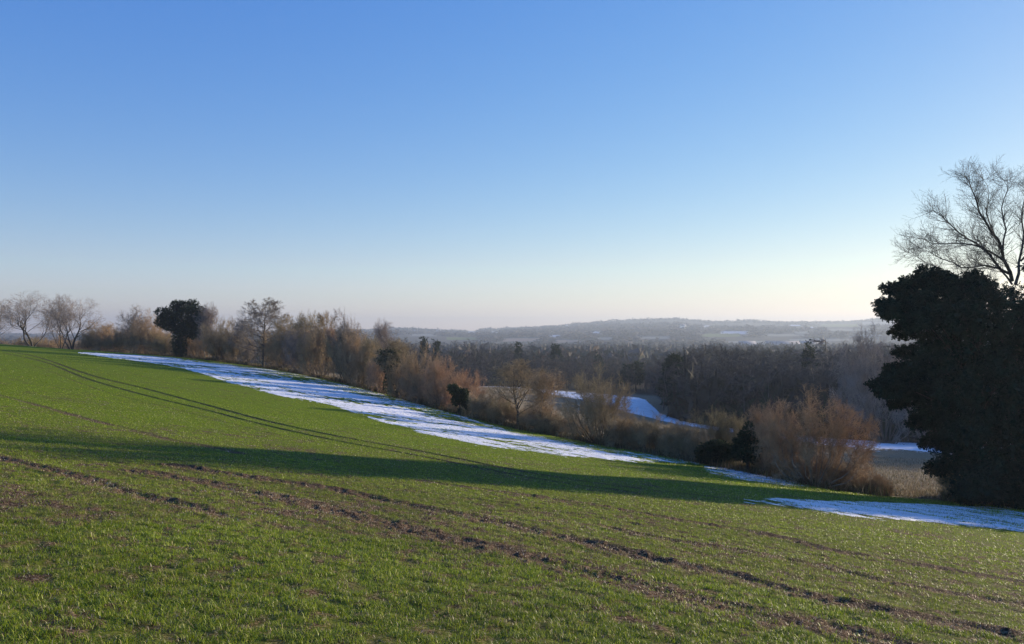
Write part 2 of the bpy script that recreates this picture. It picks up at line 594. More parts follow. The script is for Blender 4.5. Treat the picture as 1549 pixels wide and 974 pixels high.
# ================================================================= snow sheets lying on the ground
def snow_sheet(name, label, up, lo, wdt=1.5, thick=.05, dens=.46, step=1.0, rowstep=.16, seed=0, frac=.60, lofe=.6):
    """snow between two courses given in photo pixels; height follows a broken noise so that grass stands through it"""
    up = np.array(up, float)
    lo = np.array(lo, float)
    pxs = np.arange(min(up[0, 0], lo[0, 0]), max(up[-1, 0], lo[-1, 0]), step)
    du = np.interp(pxs, up[:, 0], [hit(*p)[1] if up.shape[1] == 2 else p[2] for p in up])
    dl = np.interp(pxs, lo[:, 0], [hit(*p)[1] if lo.shape[1] == 2 else p[2] for p in lo])
    nrow = int(max((du - dl).max() + 2 * wdt, 1) / rowstep) + 2
    tt = np.linspace(0, 1, nrow)
    D = (dl - wdt)[:, None] + (du - dl + 2 * wdt)[:, None] * tt[None]
    X = (pxs[:, None] - CX) / F * D
    e = np.minimum((D - dl[:, None]) * lofe, du[:, None] - D)
    ends = np.minimum(pxs - pxs[0], pxs[-1] - pxs)[:, None] / F * D
    e = np.minimum(e, ends * .35)
    u = X * DRX + D * DRY
    v = X * DRY - D * DRX
    n = .55 * fbm(u, v * 3.0, 2.4, 3, 50 + seed) + .45 * fbm(u, v * 2.0, .5, 2, 60 + seed)
    n2 = fbm(X, D, 6.0, 2, 70 + seed)
    q = ss(-wdt * .7, wdt, e) * dens * 1.65 + (n - .5) * 2.3 + (n2 - .5) * 1.1 - frac
    Z = H(X, D) + np.clip(q, -1, .9) * thick
    nr, nc = X.shape
    i = np.arange(nr - 1)[:, None]
    j = np.arange(nc - 1)[None]
    qd = np.stack([i * nc + j, (i + 1) * nc + j, (i + 1) * nc + j + 1, i * nc + j + 1], -1).reshape(-1, 4)
    qv = q.ravel()[qd].max(1)
    qd = qd[qv > -.25]
    me = mesh_np(name, np.stack([X, D, Z], -1).reshape(-1, 3), qd, [M['snow']], smooth=True)
    # drop the unused points
    return tag(link(name, me), label=label, kind='stuff', cat="snow")

snow_sheet("snow", "long white strip of thin snow between green field and hedge",
           [(118, 532.5), (250, 540), (400, 557.5), (500, 577), (600, 602), (690, 627), (800, 657), (905, 674), (1000, 690), (1062, 697)],
           [(118, 535), (200, 545), (270, 556), (340, 577), (430, 600), (500, 612), (560, 633), (640, 655), (740, 677), (850, 691), (1000, 700), (1062, 703)], seed=1, wdt=1.2, frac=.55)
snow_sheet("snow", "small broken patch of snow in front of the big multi-stemmed shrub",
           [(1065, 705), (1120, 708), (1180, 714), (1225, 724)], [(1065, 713), (1130, 727), (1180, 733), (1225, 738)], wdt=1.0, dens=.62, seed=2, rowstep=.1, frac=.42)
snow_sheet("snow", "bluish shaded snow strip along the field edge below the dark evergreen",
           [(1125, 752), (1250, 757), (1400, 762), (1549, 767), (1700, 775)], [(1125, 757), (1200, 765), (1300, 780), (1400, 790), (1549, 804), (1700, 822)], wdt=1.1, seed=3, rowstep=.1, dens=.66)
snow_sheet("snow", "blue shaded snow field in the valley at the foot of the wood",
           [(800, 0, 226), (960, 0, 220), (975, 0, 211), (1000, 0, 170), (1045, 0, 152), (1380, 0, 146), (1700, 0, 140)],
           [(800, 0, 204), (860, 0, 192), (930, 0, 174), (1000, 0, 143), (1100, 0, 124), (1300, 0, 100), (1420, 0, 96), (1700, 0, 90)], wdt=5, thick=.12, dens=.72, step=2.0, rowstep=.7, seed=4, frac=.5, lofe=.7)
snow_sheet("snow", "small far snow glimpse behind the olive twigged tree", [(715, 0, 262), (790, 0, 256)], [(715, 0, 236), (790, 0, 232)], wdt=4, thick=.12, dens=.8, step=2.0, rowstep=.7, seed=6, frac=.5)
snow_tops = [o for o in COL.objects if o.name.startswith("snow")]

# ================================================================= plants: branch growth
def _norm(v):
    return v / np.maximum(np.linalg.norm(v, axis=-1, keepdims=True), 1e-9)

def grow(r, roots, spec):
    """roots: (P, D, L, R) arrays; spec: one dict a level. Returns per level (p0, p1, r0, r1) segment arrays."""
    Pn, D, L, R = [np.asarray(a, float) for a in roots]
    out = []
    tips = None
    for s in spec:
        n = len(Pn)
        k = s['n']
        pts = [Pn]
        dirs = []
        d = D
        up = s.get('up', 0.0)
        for i in range(k):
            d = _norm(d + r.normal(0, s['wob'], (n, 3)) + np.array([0, 0, up]) * (i > 0))
            dirs.append(d)
            pts.append(pts[-1] + d * (L / k)[:, None])
        pts = np.stack(pts, 1)
        dirs = np.stack(dirs, 1)
        tt = np.linspace(0, 1, k + 1)
        rad = R[:, None] * (1 - (1 - s.get('tip', .15)) * tt[None] ** s.get('tp', 1.0))
        out.append((pts[:, :-1].reshape(-1, 3), pts[:, 1:].reshape(-1, 3), rad[:, :-1].ravel(), rad[:, 1:].ravel()))
        nc = s.get('kids', 0)
        if not nc:
            break
        t = (np.arange(nc)[None] + r.uniform(0, 1, (n, nc))) / nc
        t = s.get('start', .3) + (1 - s.get('start', .3)) * t ** s.get('dist', 1.0)
        t = np.clip(t, 0, .999)
        fi = t * k
        ii = fi.astype(int)
        ff = (fi - ii)[..., None]
        rows = np.arange(n)[:, None]
        base = pts[rows, ii] * (1 - ff) + pts[rows, ii + 1] * ff
        dd = dirs[rows, ii]
        lr = rad[rows, ii] * (1 - ff[..., 0]) + rad[rows, ii + 1] * ff[..., 0]
        ang = np.radians(r.normal(s['ang'], s.get('angv', 9), (n, nc)))
        rv = r.normal(0, 1, (n, nc, 3))
        side = _norm(rv - (rv * dd).sum(-1, keepdims=True) * dd)
        cd = _norm(dd * np.cos(ang)[..., None] + side * np.sin(ang)[..., None])
        shape = 1 - s.get('fall', .5) * (t - s.get('start', .3)) / (1 - s.get('start', .3) + 1e-6)
        cl = L[:, None] * s['len'] * shape * r.uniform(1 - s.get('lv', .30), 1 + s.get('lv', .30) * .6, (n, nc))
        cr = np.minimum(lr * s.get('rr', .6), cl * .04 + .001)
        Pn = base.reshape(-1, 3)
        D = cd.reshape(-1, 3)
        L = cl.ravel()
        R = np.maximum(cr.ravel(), s.get('rmin', .004))
    return out

def prism(segs, sides):
    p0, p1, r0, r1 = segs
    n = len(p0)
    d = _norm(p1 - p0)
    a = np.where(np.abs(d[:, 2:3]) < .9, np.array([[0, 0, 1.]]), np.array([[1., 0, 0]]))
    u = _norm(np.cross(d, a))
    v = np.cross(d, u)
    ph = np.arange(sides) * 2 * pi / sides
    ring = np.cos(ph)[None, :, None] * u[:, None] + np.sin(ph)[None, :, None] * v[:, None]
    V = np.concatenate([p0[:, None] + ring * r0[:, None, None], p1[:, None] + ring * r1[:, None, None]], 1).reshape(-1, 3)
    b = np.arange(n)[:, None] * 2 * sides
    j = np.arange(sides)[None]
    q = np.stack([b + j, b + (j + 1) % sides, b + sides + (j + 1) % sides, b + sides + j], -1).reshape(-1, 4)
    return V, q

def blades(p0, p1, w, r):
    """one slim tapering triangle a twig"""
    d = _norm(p1 - p0)
    s = _norm(np.cross(d, r.normal(0, 1, d.shape)))
    V = np.stack([p0 - s * w[:, None] * .5, p0 + s * w[:, None] * .5, p1], 1).reshape(-1, 3)
    return V, np.arange(len(V)).reshape(-1, 3)

def join(parts):
    V, L, S = [], [], []
    o = 0
    for v, f in parts:
        V.append(v)
        L.append((f + o).ravel())
        S.append(np.full(len(f), f.shape[1], np.int32))
        o += len(v)
    return np.concatenate(V), np.concatenate(L), np.concatenate(S)

def plant_parts(r, roots, spec, ntrunk=2, sides=(7, 5, 4, 3, 3), wscale=2.0):
    g = grow(r, roots, spec)
    b0 = np.asarray(roots[0])
    if len(b0) > 1:                       # the stool that the stems spring from
        q_ = np.abs(b0[:, :2]).max()
        g[0] = tuple(np.concatenate([u_, v_]) for u_, v_ in zip(g[0], (np.array([[0, 0, -.35]]), np.array([[0, 0, .14]]), np.array([q_ * 1.35]), np.array([q_ * .9]))))
    tr = [prism(g[i], sides[i]) for i in range(min(ntrunk, len(g)))]
    cr = []
    for i in range(ntrunk, len(g)):
        if i == len(g) - 1 and spec[i]['n'] == 1:
            cr.append(blades(g[i][0], g[i][1], g[i][2] * wscale, r))
        else:
            cr.append(prism(g[i], 3))
    return join(tr), join(cr)

R_ = lambda s: np.random.default_rng(s)

def warp(parts, c, axes, seed=0, rough=.16, strength=1.0):
    """round a plant off: in every direction the outermost twigs end near the ellipsoid about c, give or take some unevenness"""
    r = R_(seed)
    c = np.array(c, float)
    axes = np.array(axes, float)
    n = 90
    i = np.arange(n) + .5
    ph = np.arccos(1 - 2 * i / n)
    th = pi * (1 + 5 ** .5) * i
    K = np.stack([np.cos(th) * np.sin(ph), np.sin(th) * np.sin(ph), np.cos(ph)], -1)
    U = (parts[1][0] - c) / axes
    rad = np.linalg.norm(U, axis=1)
    D = U / np.maximum(rad, 1e-6)[:, None]
    f = np.ones(n)
    dots = D[::3] @ K.T
    for k in range(n):
        m = dots[:, k] > .93
        if m.sum() > 30:
            f[k] = np.clip(1 / np.percentile(rad[::3][m], 96), .45, 2.2)
    f = 1 + (f - 1) * strength
    f *= r.uniform(1 - rough, 1 + rough * .5, n)
    out = []
    for V, L, S in parts:
        U = (V - c) / axes
        rad = np.linalg.norm(U, axis=1)
        D = U / np.maximum(rad, 1e-6)[:, None]
        w = np.maximum(D @ K.T - .75, 0) ** 3 + 1e-9
        ff = (w @ f) / w.sum(1)
        ff = 1 + (ff - 1) * ss(-.85, -.25, D[:, 2]) * ss(.05, .6, rad)
        nr = rad * ff
        cap = np.where(nr > 1.0, 1.0 + (nr - 1.0) * .35, nr) / np.maximum(rad, 1e-6)
        up_ = D[:, 2] > -.3
        ff = np.where(up_, cap, ff)
        out.append(((c + U * ff[:, None] * axes), L, S))
    return out

PROTO = {}
def proto(name, tr, cr, m_tr, m_cr):
    """normalise to height 1 and half width 1 so that a copy can be given its own size"""
    allv = np.concatenate([tr[0], cr[0]])
    # trim the few twigs that stray far outside, centre the crown over the foot
    h = np.percentile(cr[0][:, 2], 99.2)
    zz = cr[0][:, 2] > h * .35
    cen = .5 * (np.percentile(cr[0][zz], 98, axis=0) + np.percentile(cr[0][zz], 2, axis=0))
    for v in (tr[0], cr[0]):
        v[:, :2] -= cen[:2] * np.clip(v[:, 2:3] / (.6 * h), 0, 1) ** 1.3
        v[:, 2] = np.where(v[:, 2] < .02 * h, np.minimum(v[:, 2] * .2 + .016 * h, v[:, 2] + .5 * h), v[:, 2]) if v is cr[0] else v[:, 2]
    q = np.abs(cr[0][:, :2])
    hw = .5 * (np.percentile(q[:, 0], 98.5) + np.percentile(q[:, 1], 98.5))
    PROTO[name] = (mesh_np(name + "_trunk", tr[0], tr[1], [m_tr], tr[2]), mesh_np(name + "_crown", cr[0], cr[1], [m_cr], cr[2]), h, hw)

def one_stem(h=1.0, lean=(0, 0, 1), r=.03):
    return (np.array([[0, 0, -.02 * h]]), _norm(np.array([lean], float)), np.array([h]), np.array([r * h]))

def many_stems(rg, n, h, spread, r, base=.3, tilt0=5):
    a = rg.uniform(0, 2 * pi, n)
    t = np.radians(tilt0 + (spread - tilt0) * rg.uniform(0, 1, n) ** .6)
    p = np.stack([np.cos(a) * base * rg.uniform(.2, 1, n), np.sin(a) * base * rg.uniform(.2, 1, n), np.full(n, -.15)], -1)
    d = np.stack([np.cos(a) * np.sin(t), np.sin(a) * np.sin(t), np.cos(t)], -1)
    return (p, d, h * rg.uniform(.7, 1.1, n), r * rg.uniform(.6, 1.2, n))

def sp_round(k2=10, k3=9, k4=9, rmin=.012):      # single-stemmed round crowned tree (12 m)
    return [dict(n=12, wob=.05, up=.03, kids=36, start=.22, dist=.85, ang=50, len=.52, fall=.45, lv=.15, rr=.55, tip=.12),
            dict(n=7, wob=.12, up=.07, kids=k2, start=.2, dist=.8, ang=42, len=.48, fall=.3, rr=.6),
            dict(n=4, wob=.16, up=.04, kids=k3, start=.15, dist=.8, ang=38, len=.48, rr=.6, rmin=rmin, fall=.2),
            dict(n=2, wob=.16, up=.02, kids=k4, start=.1, ang=35, len=.55, rr=.7, rmin=rmin * .8, fall=.2),
            dict(n=1, wob=.15, tip=.3)]

def sp_shrub(k1=9, k2=7, k3=6, rmin=.008, up=.05, len1=.45, wob=.07, dist=.62, ang=30):
    return [dict(n=9, wob=wob, up=up, kids=k1, start=.18, dist=dist, ang=ang, len=len1, fall=.30, rr=.6, tip=.15),
            dict(n=5, wob=.20, up=.03, kids=k2, start=.10, dist=.8, ang=44, angv=14, len=.48, rr=.65, rmin=rmin, fall=.2),
            dict(n=3, wob=.26, up=.02, kids=k3, start=.05, ang=46, angv=16, len=.46, rr=.7, rmin=rmin * .8, fall=.2),
            dict(n=1, wob=.15, tip=.3)]

def build_protos():
    for i in range(2):                    # round trees
        r = R_(100 + i)
        t, c = warp(plant_parts(r, one_stem(12, (.04, 0, 1), .017), sp_round(rmin=.013), wscale=2.4), (0, 0, 7.2), (4.6, 4.6, 5.4), seed=i)
        proto("round_tree%d" % i, t, c, M['bark'], M['t_grey'])
    for i in range(2):                    # open skyline trees
        r = R_(160 + i)
        sp_ = sp_round(8, 7, 6, rmin=.011)
        sp_[0].update(kids=15, start=.3, ang=38, len=.62, wob=.10, fall=.15, up=.06, lv=.1)
        t, c = warp(plant_parts(r, many_stems(r, 3, 8.5, 32, .17, .25, 14), sp_, wscale=1.7), (0, 0, 6.5), (5.2, 5.2, 5.2), seed=i)
        proto("open_tree%d" % i, t, c, M['bark_dark'], M['t_grey'])
    i = 0
    r = R_(110)                           # tree with a clear leader and level boughs
    s = sp_round(9, 8, 8, rmin=.014)
    s[0].update(kids=46, start=.22, ang=62, len=.42, fall=.62, dist=.9, up=.06, wob=.035)
    t, c = warp(plant_parts(r, one_stem(12, (0, 0, 1), .017), s, wscale=2.4), (0, 0, 6.8), (4.3, 4.3, 5.8), seed=i)
    proto("leader_tree", t, c, M['bark'], M['t_olive'])
    for i in range(3):                    # slim upright hedgerow trees, several stems
        r = R_(120 + i)
        t, c = warp(plant_parts(r, many_stems(r, 5, 9.5, 20, .10, .6, 3), sp_shrub(26, 13, 12, .011, .03, .36, .09, .75, 48), ntrunk=1, wscale=2.4), (0, 0, 6.0), (3.6, 3.6, 5.0), seed=i, rough=.22)
        proto("upright_tree%d" % i, t, c, M['bark'], M['t_brown'])
    for i in range(2):                    # spreading trees forking low
        r = R_(130 + i)
        s = sp_round(9, 8, 8, rmin=.012)
        s[0].update(kids=18, start=.35, ang=42, len=.55, wob=.12, fall=.2, up=.05)
        t, c = plant_parts(r, many_stems(r, 4, 9.5, 36, .17, .3, 14), s, wscale=2.2)
        proto("spreading_tree%d" % i, t, c, M['bark_dark'], M['t_grey'])
    for i in range(3):                    # hazel or willow shrubs of many stems
        r = R_(140 + i)
        t, c = warp(plant_parts(r, many_stems(r, (40, 34, 30)[i], 4.4, (66, 58, 62)[i], .042, .45, 4), sp_shrub(14, 12, 12, .0062, .035, .36, .08, .5, 34), ntrunk=1, wscale=2.1), (0, 0, 2.5), (3.6, 3.6, 3.0), seed=i, rough=.09)
        proto("hazel%d" % i, t, c, M['bark'], M['t_rust'])
    for i in range(3):                    # dense rounded hedge shrubs
        r = R_(150 + i)
        t, c = warp(plant_parts(r, many_stems(r, 18, 2.8, 66, .028, .9, 5), sp_shrub(12, 10, 11, .0080, .02, .5, .13, .7, 36), ntrunk=1, wscale=2.4), (0, 0, 1.3), (2.6, 2.6, 1.9), seed=i)
        proto("scrub%d" % i, t, c, M['bark'], M['t_brown'])
build_protos()

ROOT_KEEP = {}
def put(name, key, x, y, h, width, label, cat, m_cr=None, m_tr=None, rot=None, group=None, depth_scale=None, tilt=0.0, zoff=0.0, extra=None):
    tm, cm, ph, phw = PROTO[key]
    z = float(G(np.array([x]), np.array([y]))[0]) + zoff
    e = link(name, None)
    e.location = (x, y, z)
    sx = max(width / 2 / phw, .62 * h / ph)             # never drawn out into a plume
    e.scale = (sx, depth_scale if depth_scale else sx, h / ph)
    e.rotation_euler = (0, tilt, random.uniform(0, 2 * pi) if rot is None else rot)
    tag(e, label, cat, group)
    a = link("trunk", tm, e)
    b = link("crown", cm, e)
    for o, m in ((a, m_tr), (b, m_cr)):
        if m is not None:
            o.material_slots[0].link = 'OBJECT'
            o.material_slots[0].material = M[m]
    return e

def plant(name, key, px, top, wpx, label, cat, back=0.0, base=None, **kw):
    """a plant on the hedge line (or BACK metres behind it) whose top and width are read off the photo"""
    d = hedge_d(px) + back
    x = (px - CX) / F * d
    z = float(H(np.array([x]), np.array([d]))[0])
    h = EYE + (HY - top) / F * d - z
    return put(name, key, x, d, max(h, .8), wpx / F * d, label, cat, **kw)

# ---------------------------------------------------------------- leafy plants
def leaf_lobes(r, lobes, per, ls=.16, aspect=2.2, hang=.2, cl=8, clr=.35, inner=.35, point=0.0, pad=0.0):
    """leaf faces in small sprays spread through ellipsoid lobes; lobes: (cx, cy, cz, rx, ry, rz)"""
    V = []
    for lb in lobes:
        c = np.array(lb[:3])
        s = np.array(lb[3:6])
        area = (s[0] * s[1] * s[2]) ** (2 / 3)
        n = max(4, int(per * (area + pad)))
        u = _norm(r.normal(0, 1, (n, 3)))
        rad = np.where(r.uniform(0, 1, n) < inner, r.uniform(.3, .85, n), r.uniform(.82, 1.05, n))
        # broken outline
        bump = .82 + .30 * vnoise(u[:, 0] * 2.2 + lb[0] * 3, u[:, 2] * 2.2 + u[:, 1] * 1.7, .45, 3)
        p = c + u * s * (rad * bump)[:, None]
        out = _norm(u * .8 + np.array([0, 0, .25 - hang]) + r.normal(0, .25, (n, 3)))
        m = cl
        off = r.uniform(0, 1, (n, m, 1)) * clr
        pp = p[:, None] + out[:, None] * off + r.normal(0, clr * .22, (n, m, 3)) * (1 - point * off / clr)
        dd = _norm(out[:, None] * .9 + r.normal(0, .55, (n, m, 3)) + np.array([0, 0, -hang]))
        ll = ls * r.uniform(.6, 1.3, (n, m, 1))
        sd = _norm(np.cross(dd, r.normal(0, 1, dd.shape)))
        w = ll / aspect * .5
        q = np.stack([pp, pp + dd * ll * .5 + sd * w, pp + dd * ll, pp + dd * ll * .5 - sd * w], 2)
        V.append(q.reshape(-1, 3))
    V = np.concatenate(V)
    return V, np.arange(len(V)).reshape(-1, 4)

def leafy(name, x, y, label, cat, crown_vf, mat, trunk_segs=None, trunk_mat='bark_dark', ls_sides=6, extra=(), group=None):
    z = float(G(np.array([x]), np.array([y]))[0])
    e = link(name, None)
    e.location = (x, y, z)
    tag(e, label, cat, group)
    if trunk_segs is not None:
        V, q = prism(trunk_segs, ls_sides)
        link("trunk", mesh_np("trunk", V, q, [M[trunk_mat]], smooth=True), e)
    link("crown", mesh_np("crown", crown_vf[0], crown_vf[1], [M[mat]]), e)
    for nm, (V, q), mm in extra:
        link(nm, mesh_np(nm, V, q, [M[mm]]), e)
    return e

def px_lobe(px, py, rx, rz, d, d0, x0, z0, dy=0.0, ry=None):
    """a lobe given by its place and size in the photo at distance d+dy, local to a plant standing at (x0, d0, z0)"""
    D = d + dy
    return ((px - CX) / F * D - x0, D - d0, EYE + (HY - py) / F * D - z0, rx / F * D, (ry if ry else rx) / F * D, rz / F * D)

def chain(pts, r0, r1):
    pts = np.array(pts, float)
    n = len(pts) - 1
    t = np.linspace(r0, r1, n + 1)
    return (pts[:-1], pts[1:], t[:-1], t[1:])

def cat_segs(lst):
    return tuple(np.concatenate([a[i] for a in lst]) for i in range(4))

# ================================================================= the dark evergreen and the tall bare tree at the right
YD = 41.0
yx = (1478 - CX) / F * YD
yz = float(H(np.array([yx]), np.array([YD]))[0])
r = R_(5)
yl = [(1420, 447, 40, 22, 0), (1380, 452, 26, 14, -.5), (1350, 464, 26, 9, -1), (1336, 463, 14, 5, -1.2), (1362, 437, 16, 8, 0), (1400, 424, 26, 12, .5), (1440, 432, 26, 14, 1), (1478, 432, 22, 12, 0),
      (1395, 478, 30, 16, -1), (1372, 486, 22, 9, -1.4), (1440, 470, 50, 28, .5), (1500, 470, 60, 40, 0), (1560, 470, 60, 45, 1), (1410, 510, 38, 24, 0), (1470, 520, 60, 45, -.5), (1540, 540, 70, 60, .5),
      (1620, 520, 60, 70, 0), (1390, 545, 36, 20, -1), (1362, 570, 34, 15, -1.3), (1338, 583, 24, 8, -1.4), (1370, 592, 28, 13, 0), (1430, 575, 50, 36, 0), (1500, 600, 70, 55, -1), (1580, 610, 70, 70, 0),
      (1405, 620, 36, 24, .5), (1450, 640, 52, 45, 0), (1530, 670, 70, 60, -.8), (1600, 690, 70, 60, 0), (1438, 690, 36, 28, -.4), (1480, 715, 50, 38, -.3), (1560, 725, 70, 40, -.5), (1640, 640, 70, 90, 0)]
yl += [(1480, 738, 50, 18, 0), (1540, 742, 60, 18, .5), (1610, 742, 60, 18, 0), (1455, 742, 22, 14, -1)]
yl += [(a + r.uniform(-12, 12), b + r.uniform(-12, 12), c * .85, d * .85, dy + sg * 2.0) for a, b, c, d, dy in yl if c >= 45 for sg in (-1, 1)]
yl += [(a + r.uniform(-4, 4) + 5, b + r.uniform(-4, 4), c * .8, d * .85, dy + sg * 1.3) for a, b, c, d, dy in yl if c < 45 for sg in (-1, 1)]
lobes = [px_lobe(a + (6 if a < 1480 else 0), b + 2, max(c - 7, 7), max(d - 6, 4), YD, YD, yx, yz, dy * 1.2, ry=max(min(c, 60) - 5, 10) / 29.7) for a, b, c, d, dy in yl]
crown = leaf_lobes(r, lobes, 270, ls=.12, aspect=2.3, hang=.35, cl=26, clr=.45, inner=.35, point=.85, pad=.26)
core = leaf_lobes(r, [(q[0], q[1], q[2], q[3] * .8, q[4] * .8, q[5] * .8) for q in lobes if q[3] > .55], 110, ls=.34, aspect=1.6, hang=.3, cl=9, clr=.3, inner=.7)
crown = (np.concatenate([crown[0], core[0]]), np.concatenate([crown[1], core[1] + len(crown[0])]))
tips = [px_lobe(a, b, c, d, YD, YD, yx, yz, dy, ry=c / 22) for a, b, c, d, dy in [(1332, 461, 10, 3.5, -1), (1342, 437, 9, 4, 0), (1352, 470, 12, 4, -1.4), (1372, 426, 10, 5, 0), (1392, 413, 8, 7, 0), (1412, 418, 10, 6, .3),
        (1424, 423, 9, 6, 0), (1326, 581, 12, 4, -1.2), (1334, 592, 11, 4, -.5), (1350, 560, 12, 5, -1), (1358, 503, 12, 5, -1), (1366, 531, 14, 5, 0), (1384, 640, 12, 6, 0), (1402, 668, 12, 6, 0), (1412, 708, 13, 6, -.4), (1468, 419, 10, 5, 0), (1352, 610, 9, 4, .4)]]
tips = [(q[0] + .22, q[1], q[2], q[3] * 1.25, q[4], q[5] * .9) for q in tips]
cr2 = leaf_lobes(r, tips, 900, ls=.10, aspect=2.0, hang=.25, cl=26, clr=.28, inner=.3, point=.9, pad=.12)
crown = (np.concatenate([crown[0], cr2[0]]), np.concatenate([crown[1], cr2[1] + len(crown[0])]))
# long boughs that carry the lobes
segs = [chain([(0, .6, -.3), (.1, .6, 2), (.0, .1, 4.5), (.15, 0, 7), (.1, 0, 9)], .48, .16), chain([(-.5, .2, -.3), (-.9, .2, 2.5), (-1.2, 0, 5.5), (-1.5, 0, 8.5)], .3, .1)]
for lb in lobes:
    tip = np.array(lb[:3])
    tip = tip * np.array([.86, .86, 1])
    s0 = np.array([0, 0, max(tip[2] * .62, .8)])
    mid = (s0 + tip) / 2 + np.array([0, 0, .25])
    segs.append(chain([s0, mid, tip], .05, .012))
leafy("yew_tree", yx, YD, "broad dark evergreen with ragged drooping boughs at the right edge of the photo", "evergreen tree", crown, 'yew', cat_segs(segs), 'bark_dark')

# tall bare tree behind it
TD = 44.0
tx = (1552 - CX) / F * TD
tz = float(H(np.array([tx]), np.array([TD]))[0])
def tp(px, py, dy=0.0):
    D = TD + dy
    return np.array([(px - CX) / F * D - tx, D - TD, EYE + (HY - py) / F * D - tz])
r = R_(9)
limbs = [([(1552, 775), (1549, 690), (1546, 600), (1541, 520), (1534, 455), (1531, 425)], .30, .17, 0),
         ([(1531, 425), (1523, 400), (1516, 375), (1500, 348), (1488, 325), (1478, 300), (1470, 278), (1462, 258)], .13, .02, -1.0),
         ([(1529, 415), (1505, 395), (1486, 372), (1465, 357), (1440, 335), (1425, 318), (1412, 308)], .10, .015, .8),
         ([(1524, 400), (1500, 380), (1470, 366), (1440, 362), (1410, 360), (1398, 352)], .07, .012, -1.6),
         ([(1531, 430), (1512, 405), (1490, 398), (1455, 400), (1425, 385), (1405, 372), (1392, 365)], .075, .012, 1.8),
         ([(1534, 445), (1505, 438), (1480, 437)], .06, .03, -.6),
         ([(1480, 437), (1450, 415), (1420, 403), (1398, 388), (1375, 372)], .045, .010, -.9),
         ([(1536, 430), (1541, 395), (1549, 350), (1546, 310), (1552, 275)], .11, .02, 1.2),
         ([(1517, 378), (1522, 345), (1515, 310), (1524, 280), (1518, 262)], .07, .012, 1.4),
         ([(1503, 352), (1492, 318), (1495, 290), (1488, 262)], .05, .01, -1.8),
         ([(1541, 520), (1560, 450), (1585, 400), (1600, 340), (1612, 290)], .14, .02, 0),
         ([(1544, 395), (1570, 350), (1580, 310), (1577, 270)], .07, .012, -1.2),
         ([(1560, 450), (1600, 430), (1640, 400), (1670, 370)], .07, .012, 1.0),
         ([(1488, 452), (1484, 425), (1474, 400), (1478, 385)], .035, .01, -1.2)]
tr_s, lp, ldir, lL, lR = [], [], [], [], []
for pts, r0, r1, dy in limbs:
    n = len(pts)
    W = np.array([tp(a, b + 10 * i / (n - 1), dy * (i / (n - 1)) * 1.6) for i, (a, b) in enumerate(pts)])
    # finer, slightly crooked course
    Q = []
    for i in range(n - 1):
        for t in (0, .5):
            q = W[i] * (1 - t) + W[i + 1] * t
            if t:
                q = q + r.normal(0, .05, 3)
            Q.append(q)
    Q.append(W[-1])
    Q = np.array(Q)
    rad = np.linspace(r0 * (1 if r0 > .2 else .78), r1 * .7, len(Q))
    tr_s.append((Q[:-1], Q[1:], rad[:-1], rad[1:]))
    if r0 > .2:
        continue
    seg_len = np.linalg.norm(Q[1:] - Q[:-1], axis=1)
    for i in range(1, len(Q) - 1):
        for k in range(5):
            tdir = _norm(Q[i + 1] - Q[i])
            rv = r.normal(0, 1, 3)
            sd = _norm(rv - (rv @ tdir) * tdir)
            an = radians(r.uniform(28, 60))
            lp.append(Q[i] + (Q[i + 1] - Q[i]) * r.uniform())
            ldir.append(_norm(tdir * cos(an) + sd * sin(an) + np.array([0, 0, .15])))
            lL.append(r.uniform(.9, 2.2) * (1 - .45 * i / len(Q)))
            lR.append(min(rad[i] * .45, .018))
    for k in range(7):
        lp.append(Q[-1])
        ldir.append(_norm(Q[-1] - Q[-2] + r.normal(0, .45, 3)))
        lL.append(r.uniform(.7, 1.4))
        lR.append(.012)
sp = [dict(n=5, wob=.08, up=.07, kids=9, start=.10, ang=38, len=.5, fall=.3, rr=.6, rmin=.005),
      dict(n=3, wob=.10, up=.05, kids=6, start=.15, ang=33, len=.5, rr=.7, rmin=.0038, fall=.3),
      dict(n=1, wob=.2, tip=.4)]
g = grow(r, (lp, ldir, lL, lR), sp)
cp = [prism(g[0], 3), prism(g[1], 3), blades(g[2][0], g[2][1], g[2][2] * 1.8, r)]
ft = link("bare_tree", None)
ft.location = (tx, TD, tz)
tag(ft, "tallest leafless tree, its forked crown rising above the dark evergreen at right", "tree")
V, q = prism(cat_segs(tr_s), 7)
link("trunk", mesh_np("trunk", V, q, [M['bark_dark']], smooth=True), ft)
jv, jl, js = join(cp)
link("crown", mesh_np("crown", jv, jl, [M['t_dark']], js), ft)
iv = [px_lobe(1549 + a, b, c, d, TD, TD, tx, tz, -.4) for a, b, c, d in [(-8, 500, 24, 26), (-4, 540, 30, 30), (0, 590, 34, 35), (0, 650, 36, 40), (-12, 462, 14, 20)]]
link("ivy", mesh_np("ivy", *leaf_lobes(r, iv, 150, ls=.14, cl=8, clr=.3), [M['ivy']]), ft)

